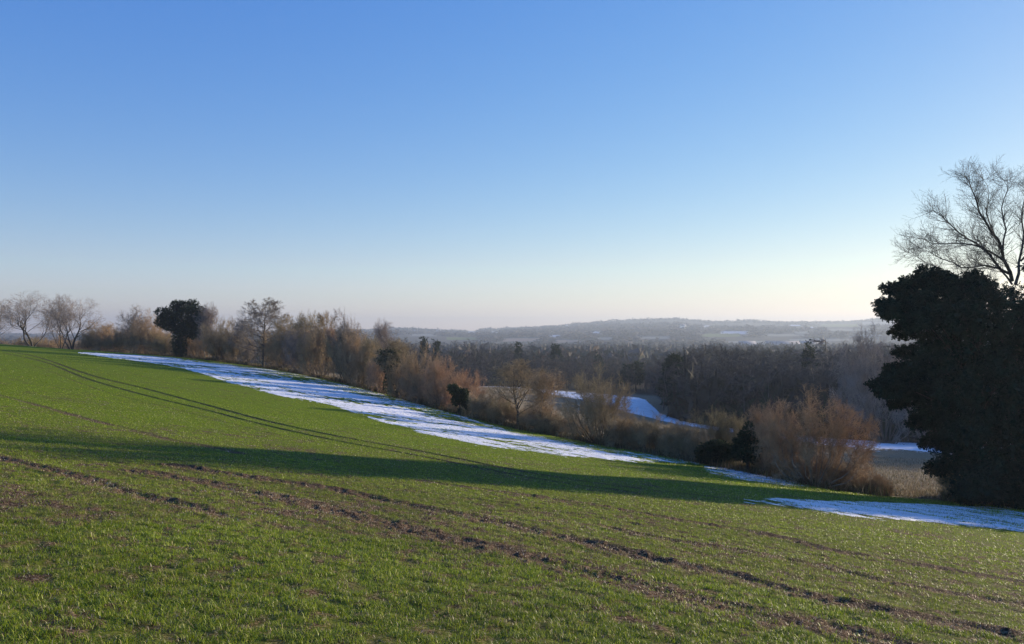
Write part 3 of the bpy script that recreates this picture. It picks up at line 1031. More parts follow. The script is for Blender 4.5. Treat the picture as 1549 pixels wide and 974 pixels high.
# ================================================================= the hedgerow, left to right
SP, HZ, SC, UP, RT = "spreading_tree", "hazel", "scrub", "upright_tree", "round_tree"
plant("bare_tree", "open_tree0", -12, 455, 90, "leafless tree cut off by the left edge of the photo on the skyline", "tree", back=3, m_cr='t_grey', rot=.4)
plant("bare_tree", "open_tree1", 50, 442, 92, "leafless skyline tree with low-forking stems, leftmost whole tree", "tree", back=1, m_cr='t_grey', rot=0.2)
plant("bare_tree", "open_tree1", 92, 447, 46, "slender leafless tree on the skyline between the low-forking tree and the last round one", "tree", back=2, m_cr='t_grey')
plant("bare_tree", "open_tree0", 108, 449, 72, "leafless round tree standing last on the left skyline before the brown bushes", "tree", back=0, m_cr='t_grey', rot=2.0)
plant("hedge_bush", HZ + "1", 150, 488, 52, "reddish brown bush at the tip of the snow strip", "bush", back=3, m_cr='t_rust')
plant("hedge_bush", SC + "0", 172, 500, 50, "low rust brown bush left of the grey birch-like tree", "bush", back=1, m_cr='t_rust')
plant("bare_tree", UP + "0", 199, 468, 44, "slim grey leafless tree between two brown bushes left of the round evergreen", "tree", back=3, m_cr='t_grey', m_tr='bark_pale')
plant("hedge_bush", HZ + "0", 224, 478, 60, "tall fan-shaped brown bush touching the round evergreen on its left", "bush", back=2, m_cr='t_brown')
plant("bare_tree", UP + "1", 314, 461, 34, "tall slim pale leafless tree just right of the round evergreen", "tree", back=3, m_cr='t_grey', m_tr='bark_pale')
plant("hedge_bush", HZ + "2", 335, 484, 50, "brown fan-shaped bush between the slim pale tree and the tree with a clear leader", "bush", back=2, m_cr='t_brown')
plant("bare_tree", "leader_tree", 398, 452, 84, "leafless tree with one straight leader, tallest of the hedgerow above the snow", "tree", back=0, m_cr='t_grey')
for i, (px, top, w, key, m, lab) in enumerate([
        (366, 478, 40, UP + "2", 't_grey', "thin grey tree against the left side of the straight-leader tree"),
        (432, 476, 50, RT + "0", 't_olive', "olive brown upright tree next to the right of the straight-leader tree"),
        (462, 474, 46, UP + "1", 't_brown', "first of the three tall brown trees at the hedgerow's flat-topped middle"),
        (492, 472, 48, RT + "1", 't_brown', "tall brown tree in the middle of the flat-topped group of three"),
        (521, 476, 44, UP + "0", 't_grey', "last tall grey-brown tree before the hedgerow drops towards the valley"),
        (580, 486, 34, UP + "1", 't_grey', "pale thin tree poking up above the far hill line")]):
    plant("bare_tree", key, px, top, w, lab, "tree", back=(4 if px != 580 else 60) + i % 2, m_cr=m)

# the round evergreen
ED = hedge_d(275) - 1
ex = (275 - CX) / F * ED
ez = float(H(np.array([ex]), np.array([ED]))[0])
r = R_(21)
el = [(243, 487, 6, 6), (247, 477, 6, 5), (307, 482, 6, 7), (311, 496, 5, 6), (250, 508, 7, 5), (280, 463, 7, 4), (296, 470, 7, 6), (258, 486, 14, 12), (270, 472, 15, 12), (285, 474, 14, 11), (297, 488, 12, 12), (275, 490, 22, 17), (248, 494, 10, 8), (262, 502, 12, 7), (290, 503, 14, 9), (300, 498, 9, 9), (266, 466, 8, 6), (288, 466, 9, 6), (252, 478, 8, 7)]
el = []
for k in range(46):
    a = k * 2.39996
    q = .35 + .65 * ((k + .5) / 46) ** .5
    ux, uz = cos(a) * q, sin(a) * q
    if uz < -.55 and ux < .2:
        continue
    el.append((277 + 37 * ux + r.uniform(-2, 2), 486 - 27 * uz + r.uniform(-2, 2), r.uniform(4.5, 8), r.uniform(3.5, 6)))
lobes = [px_lobe(a, b, c, d, ED, ED, ex, ez, r.uniform(-2.2, 2.2) * (1 - .6 * abs(a - 277) / 36)) for a, b, c, d in el]
lobes += [px_lobe(a, b, c, d, ED, ED, ex, ez, 0) for a, b, c, d in ((275, 484, 19, 15), (260, 490, 12, 9), (293, 490, 14, 11), (284, 500, 18, 8), (300, 505, 8, 6))]
ivl = [px_lobe(272, b, 10, 8, ED, ED, ex, ez, 0) for b in (508, 516, 524, 532)]
seg = chain([(0, 0, -.3), (-.3, 0, 3), (-.2, 0, 6), (0, 0, 8)], .35, .15)
leafy("evergreen_tree", ex, ED, "round dense dark evergreen tree on an ivy-clad trunk above the snow strip", "evergreen tree",
      leaf_lobes(r, lobes, 150, ls=.24, aspect=1.5, hang=.0, cl=8, clr=.4), 'ever', seg, extra=[("ivy", leaf_lobes(r, ivl, 150, ls=.25, cl=7, clr=.3), 'ivy')])

# ivy-clad tree
ID = hedge_d(598) - .5
ix = (600 - CX) / F * ID
iz = float(H(np.array([ix]), np.array([ID]))[0])
put("ivy_tree", RT + "1", ix, ID, EYE + (HY - 512) / F * ID - iz, 66 / F * ID, "ivy-clad hedgerow tree with dark ivy on its left side and olive twigs on top", "tree", m_cr='t_olive')
ivt = COL.objects["ivy_tree"]
sx_, sy_, sz_ = ivt.scale
r = R_(23)
ivl = [px_lobe(a, b, c, d, ID, ID, ix, iz, dy) for a, b, c, d, dy in [(588, 537, 15, 9, -.4), (598, 545, 14, 14, 0), (596, 562, 12, 12, -.3), (592, 580, 9, 14, 0), (610, 552, 11, 10, .4), (580, 545, 9, 6, -.5)]]
ca, sa = cos(-ivt.rotation_euler.z), sin(-ivt.rotation_euler.z)
V, q = leaf_lobes(r, ivl, 170, ls=.20, cl=8, clr=.35)
V = np.stack([(V[:, 0] * ca - V[:, 1] * sa) / sx_, (V[:, 0] * sa + V[:, 1] * ca) / sy_, V[:, 2] / sz_], -1)
link("ivy", mesh_np("ivy", V, q, [M['ivy']]), ivt)

plant("hedge_bush", HZ + "0", 640, 533, 62, "rust red bush to the right of the ivy-clad tree", "bush", back=2, m_cr='t_rust')
plant("hedge_bush", HZ + "1", 668, 543, 40, "smaller rust bush leaning on the rust red bush beside the ivy-clad tree", "bush", back=1, m_cr='t_rust')
plant("hedge_bush", SC + "1", 708, 561, 64, "low rounded reddish bush behind the dark ivy stump", "bush", back=14, m_cr='t_rust')
plant("hedge_bush", SC + "2", 745, 590, 60, "low olive green scrub between the ivy stump and the forked olive tree", "bush", back=2, m_cr='t_olive')
plant("bare_tree", RT + "0", 783, 544, 92, "small spreading tree with dense olive brown twigs, right of the ivy stump", "tree", back=1, m_cr='t_olive', m_tr='bark_dark')
plant("bare_tree", UP + "1", 826, 560, 62, "reddish tree of several thin upright stems between the olive tree and the vase-shaped shrub", "tree", back=1, m_cr='t_rust', m_tr='bark_pale')
plant("bare_tree", HZ + "0", 905, 569, 118, "wide vase-shaped bare shrub of many stems in front of the valley snow", "shrub", back=0, m_cr='t_brown', m_tr='bark')
plant("bare_tree", SC + "0", 985, 630, 72, "low brown scrub right of the vase-shaped shrub", "shrub", back=1, m_cr='t_olive')
plant("hedge_bush", SC + "1", 1035, 638, 66, "low tawny scrub just left of the clipped-looking dark bush", "shrub", back=2, m_cr='t_olive')
plant("bare_tree", HZ + "2", 1072, 622, 50, "small thin tree standing over the dark round bush", "tree", back=4, m_cr='t_olive')
plant("bare_tree", HZ + "1", 1108, 628, 54, "small greenish bare tree behind the two dark evergreens", "tree", back=5, m_cr='t_olive')
plant("hedge_bush", HZ + "1", 1166, 612, 78, "narrow many-stemmed bush on the left flank of the biggest shrub", "bush", back=1, m_cr='t_brown')
plant("bare_tree", HZ + "0", 1232, 606, 170, "biggest multi-stemmed shrub with reddish twigs, beside the brown stubble field", "shrub", back=0, m_cr='t_rust', m_tr='bark_pale')
plant("hedge_bush", SC + "2", 1318, 716, 52, "low brown bramble mound at the foot of the biggest shrub", "bush", back=0, m_cr='t_brown')
plant("bare_tree", HZ + "2", 1340, 508, 80, "thin bare tree with long wands rising half behind the dark evergreen", "tree", back=85, m_cr='t_grey')
plant("hedge_bush", HZ + "1", 1452, 700, 66, "small bare bush under the lowest boughs of the dark evergreen", "bush", back=-1, m_cr='t_brown')

def dark_bush(name, label, lob, px, seed, mat='ever', trunk=True, ls=.10):
    d = hedge_d(px) - .8
    x = (px - CX) / F * d
    z = float(H(np.array([x]), np.array([d]))[0])
    r = R_(seed)
    L = [px_lobe(a, b, c, e, d, d, x, z, r.uniform(-.3, .3)) for a, b, c, e in lob]
    seg = chain([(0, 0, -.2), (.05, 0, .6), (0, 0, 1.2)], .12, .07)
    leafy(name, x, d, label, "evergreen bush", leaf_lobes(r, L, 950, ls=ls, aspect=1.7, hang=.05, cl=10, clr=.16, inner=.5), mat, seg)
dark_bush("evergreen_bush", "low rounded dark evergreen bush at the field edge", [(1083, 684, 26, 14), (1068, 687, 14, 11), (1102, 688, 14, 11), (1085, 676, 16, 8)], 1083, 31)
dark_bush("evergreen_bush", "upright dark evergreen with a narrow pointed top", [(1130, 678, 20, 20), (1124, 668, 12, 12), (1132, 655, 8, 11), (1133, 645, 5, 6), (1136, 690, 10, 9), (1118, 682, 10, 12)], 1130, 32)
dark_bush("ivy_stump", "dark leaning ivy-covered stump in the hedge with a pale stem beside it", [(685, 588, 7, 6), (693, 594, 8, 7), (699, 603, 8, 8), (706, 613, 6, 9), (689, 605, 5, 8), (703, 594, 5, 4), (700, 622, 6, 6)], 695, 33, 'ivy', ls=.13)

# ---- nameless scrub that fills the hedge between those
def fill(px0, px1, n, topf, keys, mats, group, label, back=(0, 6), wpx=(30, 50)):
    for i in range(n):
        px = px0 + (px1 - px0) * (i + random.uniform(.1, .9)) / n
        b = random.uniform(*back)
        plant("hedge_shrub", random.choice(keys), px, topf(px) + random.uniform(-5, 7), random.uniform(*wpx), label, "shrub", back=b, m_cr=random.choice(mats), group=group)
fill(-30, 140, 12, lambda p: 512, [SC + "0", SC + "1"], ['t_grey', 't_brown'], "scrub behind the left skyline", "low grey scrub along the skyline under the bare trees at far left", back=(6, 30))
fill(135, 260, 8, lambda p: 502, [HZ + "0", HZ + "1", HZ + "2", SC + "0"], ['t_rust', 't_brown', 't_olive'], "hedge bushes left of the round evergreen", "brown leafless hedge shrub between the snow tip and the round evergreen", back=(-1, 5), wpx=(26, 44))
fill(280, 385, 9, lambda p: np.interp(p, [280, 340, 390], [502, 500, 512]), [HZ + "0", HZ + "2", UP + "1", UP + "2"], ['t_brown', 't_brown', 't_rust', 't_grey'], "hedge shrubs right of the round evergreen", "leafless hedge shrub between the round evergreen and the straight-leader tree", back=(-1, 7), wpx=(26, 42))
fill(412, 560, 15, lambda p: np.interp(p, [405, 430, 540, 560], [514, 498, 498, 514]), [HZ + "0", HZ + "2", HZ + "1", UP + "1", RT + "1", RT + "0"], ['t_brown', 't_brown', 't_olive', 't_grey', 't_rust'], "tall shrubs of the middle hedge", "tall leafless brown shrub in the hedge under the flat-topped group of trees", back=(-1, 8), wpx=(28, 46))
fill(545, 690, 13, lambda p: np.interp(p, [545, 600, 690], [520, 545, 592]), [HZ + "0", HZ + "1", SC + "0", SC + "2"], ['t_rust', 't_brown', 't_rust'], "rusty shrubs round the ivy-clad tree", "rusty leafless shrub in the hedge close around the ivy-clad tree", back=(-.5, 6), wpx=(28, 44))
fill(700, 880, 15, lambda p: np.interp(p, [700, 800, 880], [598, 616, 634]), [HZ + "1", SC + "0", SC + "1", SC + "2"], ['t_brown', 't_olive', 't_brown'], "low scrub between ivy stump and vase shrub", "low brown scrub at the hedge foot between the ivy stump and the vase-shaped shrub", back=(-.3, 4), wpx=(36, 52))
fill(930, 1065, 14, lambda p: np.interp(p, [930, 1000, 1065], [634, 640, 652]), [SC + "0", SC + "1", SC + "2"], ['t_brown', 't_olive', 't_brown'], "low scrub right of the vase shrub", "low tawny scrub between the vase-shaped shrub and the dark round bush", back=(-.3, 4), wpx=(44, 60))
fill(1140, 1330, 12, lambda p: np.interp(p, [1140, 1250, 1330], [680, 692, 728]), [SC + "0", SC + "1", HZ + "2"], ['t_brown', 't_rust', 't_brown'], "undergrowth bushes at the biggest shrub", "low brown bush at the foot of the biggest shrub", back=(-.5, 2.5), wpx=(44, 66))

# ---- more evergreens outside the right edge of the picture: the long shadow on the field is theirs
def off_ever(px, d, h, w, seed, label):
    x = (px - CX) / F * d
    r = R_(seed)
    L = []
    for k in range(16):
        f = k / 15
        rr = w * .5 * (1 - .45 * f) * .7
        a = k * 2.4
        L.append((cos(a) * rr * .7, sin(a) * rr * .7, h * (.12 + .8 * f), rr, rr, h * .09))
    leafy("yew_tree", x, d, label, "evergreen tree", leaf_lobes(r, L, 110, ls=.30, aspect=2.2, hang=.3, cl=8, clr=.45), 'yew', chain([(0, 0, -.3), (0, 0, h * .5), (0, 0, h * .9)], .4, .1))
off_ever(1640, 45.9, 16, 7.5, 61, "dark evergreen beyond the right edge, next to the ragged one")
off_ever(1742, 51.5, 17, 8, 62, "dark evergreen beyond the right edge, farthest from the ragged one")
off_ever(1690, 41.8, 8.5, 7, 64, "middle sized dark evergreen beyond the right edge, just behind the low broad one")
off_ever(1745, 38.5, 6.2, 8, 63, "broad low dark evergreen beyond the right edge, shading the snow strip")

# ================================================================= woods in the valley
def wood_tree_parts(r, h, cw, n, tw):
    """a bare woodland tree seen from afar: bole, limbs, a crown of slim upright twigs"""
    g = grow(r, one_stem(h * .8, (r.normal(0, .04), r.normal(0, .04), 1), .014),
             [dict(n=5, wob=.04, up=.05, kids=14, start=.25, ang=56, angv=14, len=.42, fall=.35, rr=.5, tip=.2),
              dict(n=3, wob=.18, up=.05, kids=n, start=.05, ang=50, angv=18, len=.30, rr=.5, rmin=tw, fall=.2),
              dict(n=1, wob=.1)])
    s = cw / max(np.percentile(np.abs(g[2][1][:, 0]), 98), .1) / 2
    for a in g:
        a[0][:, :2] *= s
        a[1][:, :2] *= s
    A = join([prism(g[0], 4)])
    B = join([prism(g[1], 3), blades(g[2][0], g[2][1], g[2][2] * 2.2, r)])
    return warp([A, B], (0, 0, h * .62), (cw * .5, cw * .5, h * .38), seed=int(cw * 7), rough=.2)

WOOD = []
for i in range(6):
    r = R_(200 + i)
    a, b = wood_tree_parts(r, 16, 9.5 + .7 * i, 95, .024)
    WOOD.append((mesh_np("wood_trunk", a[0], a[1], [M['bark_wood']], a[2]), mesh_np("wood_crown", b[0], b[1], [M['t_purple']], b[2])))

def wood_thing(px, d, h, lab, group, mat=None, cat="tree", name="woodland_tree"):
    x = (px - CX) / F * d
    z = float(H(np.array([x]), np.array([d]))[0])
    e = link(name, None)
    e.location = (x, d, z - .2)
    s = h / 15.0
    e.scale = (s * random.uniform(.85, 1.2), s * random.uniform(.85, 1.2), s)
    e.rotation_euler = (0, 0, random.uniform(0, 6.28))
    tag(e, lab, cat, group)
    tm, cm = random.choice(WOOD)
    link("trunk", tm, e)
    c = link("crown", cm, e)
    if mat:
        c.material_slots[0].link = 'OBJECT'
        c.material_slots[0].material = M[mat]
    return e

def right_top(px):
    return np.interp(px, [980, 1000, 1040, 1090, 1150, 1200, 1240, 1300, 1400, 1550], [570, 540, 524, 519, 522, 528, 526, 520, 516, 514])
random.seed(11)
G1 = "front trees of the shaded valley wood"
for row, (d0, px0) in enumerate([(150, 1046), (158, 1022), (168, 1008), (180, 996)]):
    n = 26
    for i in range(n):
        px = px0 + (1640 - px0) * (i + random.uniform(.1, .9)) / n
        d = d0 - (px - 1000) / 600 * 6 + random.uniform(-3, 3)
        x = (px - CX) / F * d
        z = float(H(np.array([x]), np.array([d]))[0])
        top = right_top(px) + (3 - row) * 5 + 16 * (float(vnoise(np.array([x]), np.array([d]), 17, 99)[0]) - .3) + random.uniform(-4, 8)
        wood_thing(px, d, EYE + (HY - top) / F * d - z, "dark bare tree in the front of the shaded wood beyond the blue snow field", G1, random.choice([None, 't_dark', None]))
wood_thing(1246, 185, EYE + (HY - 510) / F * 185 + 19.5, "pale bare tree standing above the wood's top beside the small dark conifer", None, 't_grey')

def far_conifer(px, d, top, wpx, label, seed, group=None):
    x = (px - CX) / F * d
    z = float(H(np.array([x]), np.array([d]))[0])
    h = EYE + (HY - top) / F * d - z
    w = wpx / F * d
    r = R_(seed)
    L = []
    for k in range(9):
        f = k / 8
        L.append((r.normal(0, w * .08), r.normal(0, w * .08), h * (.45 + .52 * f), w * .5 * (1 - .6 * f), w * .5 * (1 - .6 * f), h * .07))
    leafy("conifer", x, d, label, "conifer", leaf_lobes(r, L, 60 if d < 250 else 30, ls=.5 if d < 250 else .9, aspect=1.8, hang=.1, cl=7, clr=.8), 'ever', chain([(0, 0, -.3), (0, 0, h * .9)], .3, .1), group=group)
far_conifer(1223, 178, 525, 17, "small dark conifer on top of the shaded wood left of the pale bare tree", 71)
far_conifer(1020, 172, 541, 40, "dark evergreen at the left corner of the shaded wood", 72)
far_conifer(962, 262, 551, 22, "dark conifer clump low at the left end of the valley wood", 73)
far_conifer(948, 262, 556, 14, "small dark conifer beside the clump at the left end of the valley wood", 74)
far_conifer(641, 300, 512, 8, "tiny dark conifer on the wood's skyline left of its twin", 75)
far_conifer(660, 300, 517, 8, "tiny dark conifer on the wood's skyline right of its twin", 76)
far_conifer(784, 330, 520, 8, "slim dark conifer in the valley wood above the olive tree", 77)
far_conifer(840, 330, 524, 14, "dark conifer in the valley wood above the vase-shaped shrub", 78)
far_conifer(905, 340, 538, 12, "dark conifer in the wood behind the vase-shaped shrub", 79)

def merged_wood(name, label, spots, tops, twn, tw, mats, seed):
    """a far wood that reads as one mass"""
    r = R_(seed)
    base = []
    for k in range(5):
        a, b = wood_tree_parts(r, 14, 8 + .3 * k, twn, tw)
        base.append((np.concatenate([a[0], b[0]]), np.concatenate([a[1], b[1] + len(a[0])]), np.concatenate([a[2], b[2]])))
    V, L, S, T = [], [], [], []
    o = 0
    x, y = spots
    z = H(x, y)
    for i in range(len(x)):
        v, l, s = base[i % 5]
        h = tops[i] - z[i]
        if h < 2:
            continue
        k = h / 13.0
        a = r.uniform(0, 6.28)
        ca, sa = cos(a), sin(a)
        kw = min(max(k, .6), 1.5) * r.uniform(.9, 1.25)
        vv = np.stack([(v[:, 0] * ca - v[:, 1] * sa) * kw + x[i], (v[:, 0] * sa + v[:, 1] * ca) * kw + y[i], v[:, 2] * k + z[i]], -1)
        V.append(vv)
        L.append(l + o)
        S.append(s)
        o += len(v)
        c = np.array(mats[int(r.integers(len(mats)))]) * r.uniform(.8, 1.2)
        T.append(np.tile(c, (len(v), 1)))
    me = mesh_np(name, np.concatenate(V), np.concatenate(L), [M['clump']], np.concatenate(S), {"tint": np.concatenate(T)})
    return tag(link(name, me), label=label, cat="wood", kind='stuff')

WC = [(.10, .083, .07), (.075, .068, .06), (.115, .095, .065), (.06, .063, .045), (.09, .076, .07), (.125, .088, .062)]
r = R_(301)
n = 330                                             # behind the front rows on the right
px = r.uniform(1000, 1680, n)
d = r.uniform(186, 285, n)
d[px < 1040] = r.uniform(186, 205, (px < 1040).sum())
x = (px - CX) / F * d
top = EYE + (HY - (right_top(px) + r.uniform(-5, 18, n) * r.uniform(.3, 1, n))) / F * d
merged_wood("woodland", "shaded valley wood behind its front row of bare trees at right", (x, d), top, 30, .035, WC[:3], 302)

def left_top(px):
    return np.interp(px, [-100, 130, 400, 560, 600, 640, 680, 720, 760, 800, 850, 900, 960, 1000], [504, 506, 505, 502, 508, 520, 524, 516, 522, 526, 524, 532, 538, 540])
n = 620
px = r.uniform(560, 1010, n)
d = r.uniform(248, 380, n)
x = (px - CX) / F * d
top = EYE + (HY - (left_top(px) + 9 * (fbm(x, d, 22, 2, 88) - .5) * 2 + r.uniform(-4, 12, n) + (380 - d) * .10)) / F * d
merged_wood("woodland", "brown bare wood filling the valley behind the hedgerow's rusty bushes", (x, d), top, 22, .05, WC, 303)
n = 260
px = r.uniform(-200, 560, n)
d = r.uniform(300, 420, n)
x = (px - CX) / F * d
top = EYE + (HY - (left_top(px) + r.uniform(-1, 7, n))) / F * d
merged_wood("woodland", "hazy low wood glimpsed below the bare trees on the left skyline", (x, d), top, 10, .06, WC, 304)

# ---- crowns beyond: valley floor and the far hills, as many small broken crowns
def far_crowns(name, label, x, y, hgt, wid, cols, seed, faces=16):
    r = R_(seed)
    z = H(x, y)
    n = len(x)
    u = _norm(r.normal(0, 1, (n, faces, 3)))
    u[..., 2] = np.abs(u[..., 2]) * .9 + .05
    c = np.stack([x, y, z], -1)[:, None]
    s = np.stack([wid, wid, hgt], -1)[:, None]
    p = c + u * s * r.uniform(.75, 1.05, (n, faces, 1))
    e = r.normal(0, 1, (n, faces, 3, 3)) * np.array([.42, .42, .25]) * np.stack([wid, wid, hgt], -1)[:, None, None]
    V = (p[:, :, None] + e).reshape(-1, 3)
    zg = np.repeat(z, faces * 3)
    V[:, 2] = np.maximum(V[:, 2], zg - .5)
    cc = np.array(cols)[r.integers(0, len(cols), n)] * r.uniform(.75, 1.25, (n, 1))
    T = np.repeat(cc, faces * 3, 0)
    me = mesh_np(name, V, np.arange(len(V)).reshape(-1, 3), [M['clump']], None, {"tint": T})
    return tag(link(name, me), label=label, cat="wood", kind='stuff')

r = R_(320)
n = 260
x = r.uniform(72, 160, n)
d = r.uniform(112, 200, n)
x = np.maximum(x, d * .66 + r.uniform(0, 30, n))
merged_wood("woodland", "wood beyond the right edge that shades the valley snow", (x, d), H(x, d) + r.uniform(17, 22, n), 20, .05, WC[:3], 321)
n = 1000
px = r.uniform(1022, 1700, n)
d = r.uniform(166, 285, n)
d[px < 1060] += 15
d[:330] = 151 + np.maximum(0, (1060 - px[:330]) * .45) - (px[:330] - 1000) / 600 * 6 + r.uniform(-1.5, 5, 330)
x = (px - CX) / F * d
far_crowns("understorey", "dark thicket under the trees of the shaded valley wood", x, d, r.uniform(4, 9, n), r.uniform(2, 3.2, n), [(.05, .048, .035), (.04, .05, .028), (.07, .055, .04)], 322, 40)
r = R_(310)
n = 9000
d = np.sqrt(r.uniform(370 ** 2, 1250 ** 2, n))
px = r.uniform(-250, 1800, n)
x = (px - CX) / F * d
keep = ~((px > 1020) & (d < 300))
far_crowns("woodland", "hazy bare woods on the valley floor before the far hills", x[keep], d[keep], r.uniform(6, 11, n)[keep], r.uniform(4, 7, n)[keep], WC, 311)

n = 34000
d = r.uniform(1250 ** 1.5, 4150 ** 1.5, n) ** (1 / 1.5)
px = r.uniform(-300, 1850, n)
x = (px - CX) / F * d
z = H(x, d)
hh = r.uniform(4, 8.5, n)
# woods in belts, with open fields between them
belt = fbm(x, d * .5, 260, 3, 77)
ridge_band = d > 3750
keep = (belt > .44) | ridge_band
pb = HY - (z - EYE) / d * F
pt = HY - (z + hh - EYE) / d * F
for (a, b, w, h_, cc) in FIELDS:
    keep &= ~((np.abs(px - a) < w + 1) & (pt < b + h_) & (pb > b - h_ - .3))
keep &= ~ridge_band | (fbm(x, d, 150, 2, 78) > .36)
hh = np.where(ridge_band, hh * (.6 + 1.1 * vnoise(x, d, 60, 79)), hh)
far_crowns("woodland", "blue hazy woods and hedges on the far hills", x[keep], d[keep], hh[keep] * 1.25, (r.uniform(7, 14, n))[keep], WC, 312, 10)

# ---- small houses and long sheds far away
M['white_wall'] = twig_mat("white_render", (.78, .76, .72), .04, .8)
M['slate'] = twig_mat("slate_roof", (.30, .29, .30), .1, .7)
def far_house(px, py, length, depth, hgt, label, name="house", cat="house", rot=0.1, d=None):
    if d is None:
        x, d = hit(px, py)
    x = (px - CX) / F * d
    z = float(H(np.array([x]), np.array([d]))[0])
    e = link(name, None)
    e.location = (x, d, z)
    e.rotation_euler = (0, 0, rot)
    tag(e, label, cat)
    a, b = length / 2, depth / 2
    V = [(-a, -b, -1), (a, -b, -1), (a, b, -1), (-a, b, -1), (-a, -b, hgt), (a, -b, hgt), (a, b, hgt), (-a, b, hgt), (-a, 0, hgt + b * .8), (a, 0, hgt + b * .8)]
    S = [4, 4, 5, 5]
    Fl = [0, 1, 5, 4, 2, 3, 7, 6, 1, 2, 6, 9, 5, 3, 0, 4, 8, 7]
    link("wall", mesh_np("wall", V, Fl, [M['white_wall']], np.array(S, np.int32)), e)
    o = .4
    hz = hgt + b * .8 + .12
    V = [(-a - o, -b - o, hgt - .2), (a + o, -b - o, hgt - .2), (a + o, 0, hz), (-a - o, 0, hz), (a + o, b + o, hgt - .2), (-a - o, b + o, hgt - .2)]
    V2 = [(x_, y_, z_ + .3) for x_, y_, z_ in V]
    fs = [(0, 1, 2, 3), (3, 2, 4, 5), (6, 9, 8, 7), (9, 11, 10, 8), (0, 3, 9, 6), (3, 5, 11, 9), (1, 7, 8, 2), (2, 8, 10, 4), (0, 6, 7, 1), (5, 4, 10, 11)]
    link("roof", mesh_np("roof", V + V2, np.array(fs), [M['slate']]), e)
    return e
for (px, py, L, dd, hh_, lab) in [
        (628, 503.0, 20, 9, 7, "leftmost tiny white house on the far hillside"),
        (657, 500.5, 20, 9, 8, "tiny white house high on the far hill, upper one of the close pair"),
        (663, 502.5, 22, 9, 7, "tiny white house on the far hill, lower one of the close pair"),
        (682, 502.0, 12, 8, 6, "tiny pale house on the far hill just right of the close pair"),
        (857, 494.5, 14, 9, 8, "single white dot of a house under the far ridge, middle of the photo"),
        (1033, 496.5, 18, 9, 8, "tiny white house below the highest wooded part of the far ridge")]:
    far_house(px, py, L, dd, hh_, lab)
for (px, d_, L, dd, hh_, lab) in [
        (1130, 1180, 24, 14, 9, "white shed left of the long pale buildings above the shaded wood"),
        (1183, 1230, 52, 16, 7, "long pale building seen just above the shaded wood"),
        (1224, 1260, 30, 14, 7, "shorter pale building right of the long one above the shaded wood")]:
    far_house(px, 0, L, dd, hh_, lab, "farm_shed", "farm building", .05, d_)

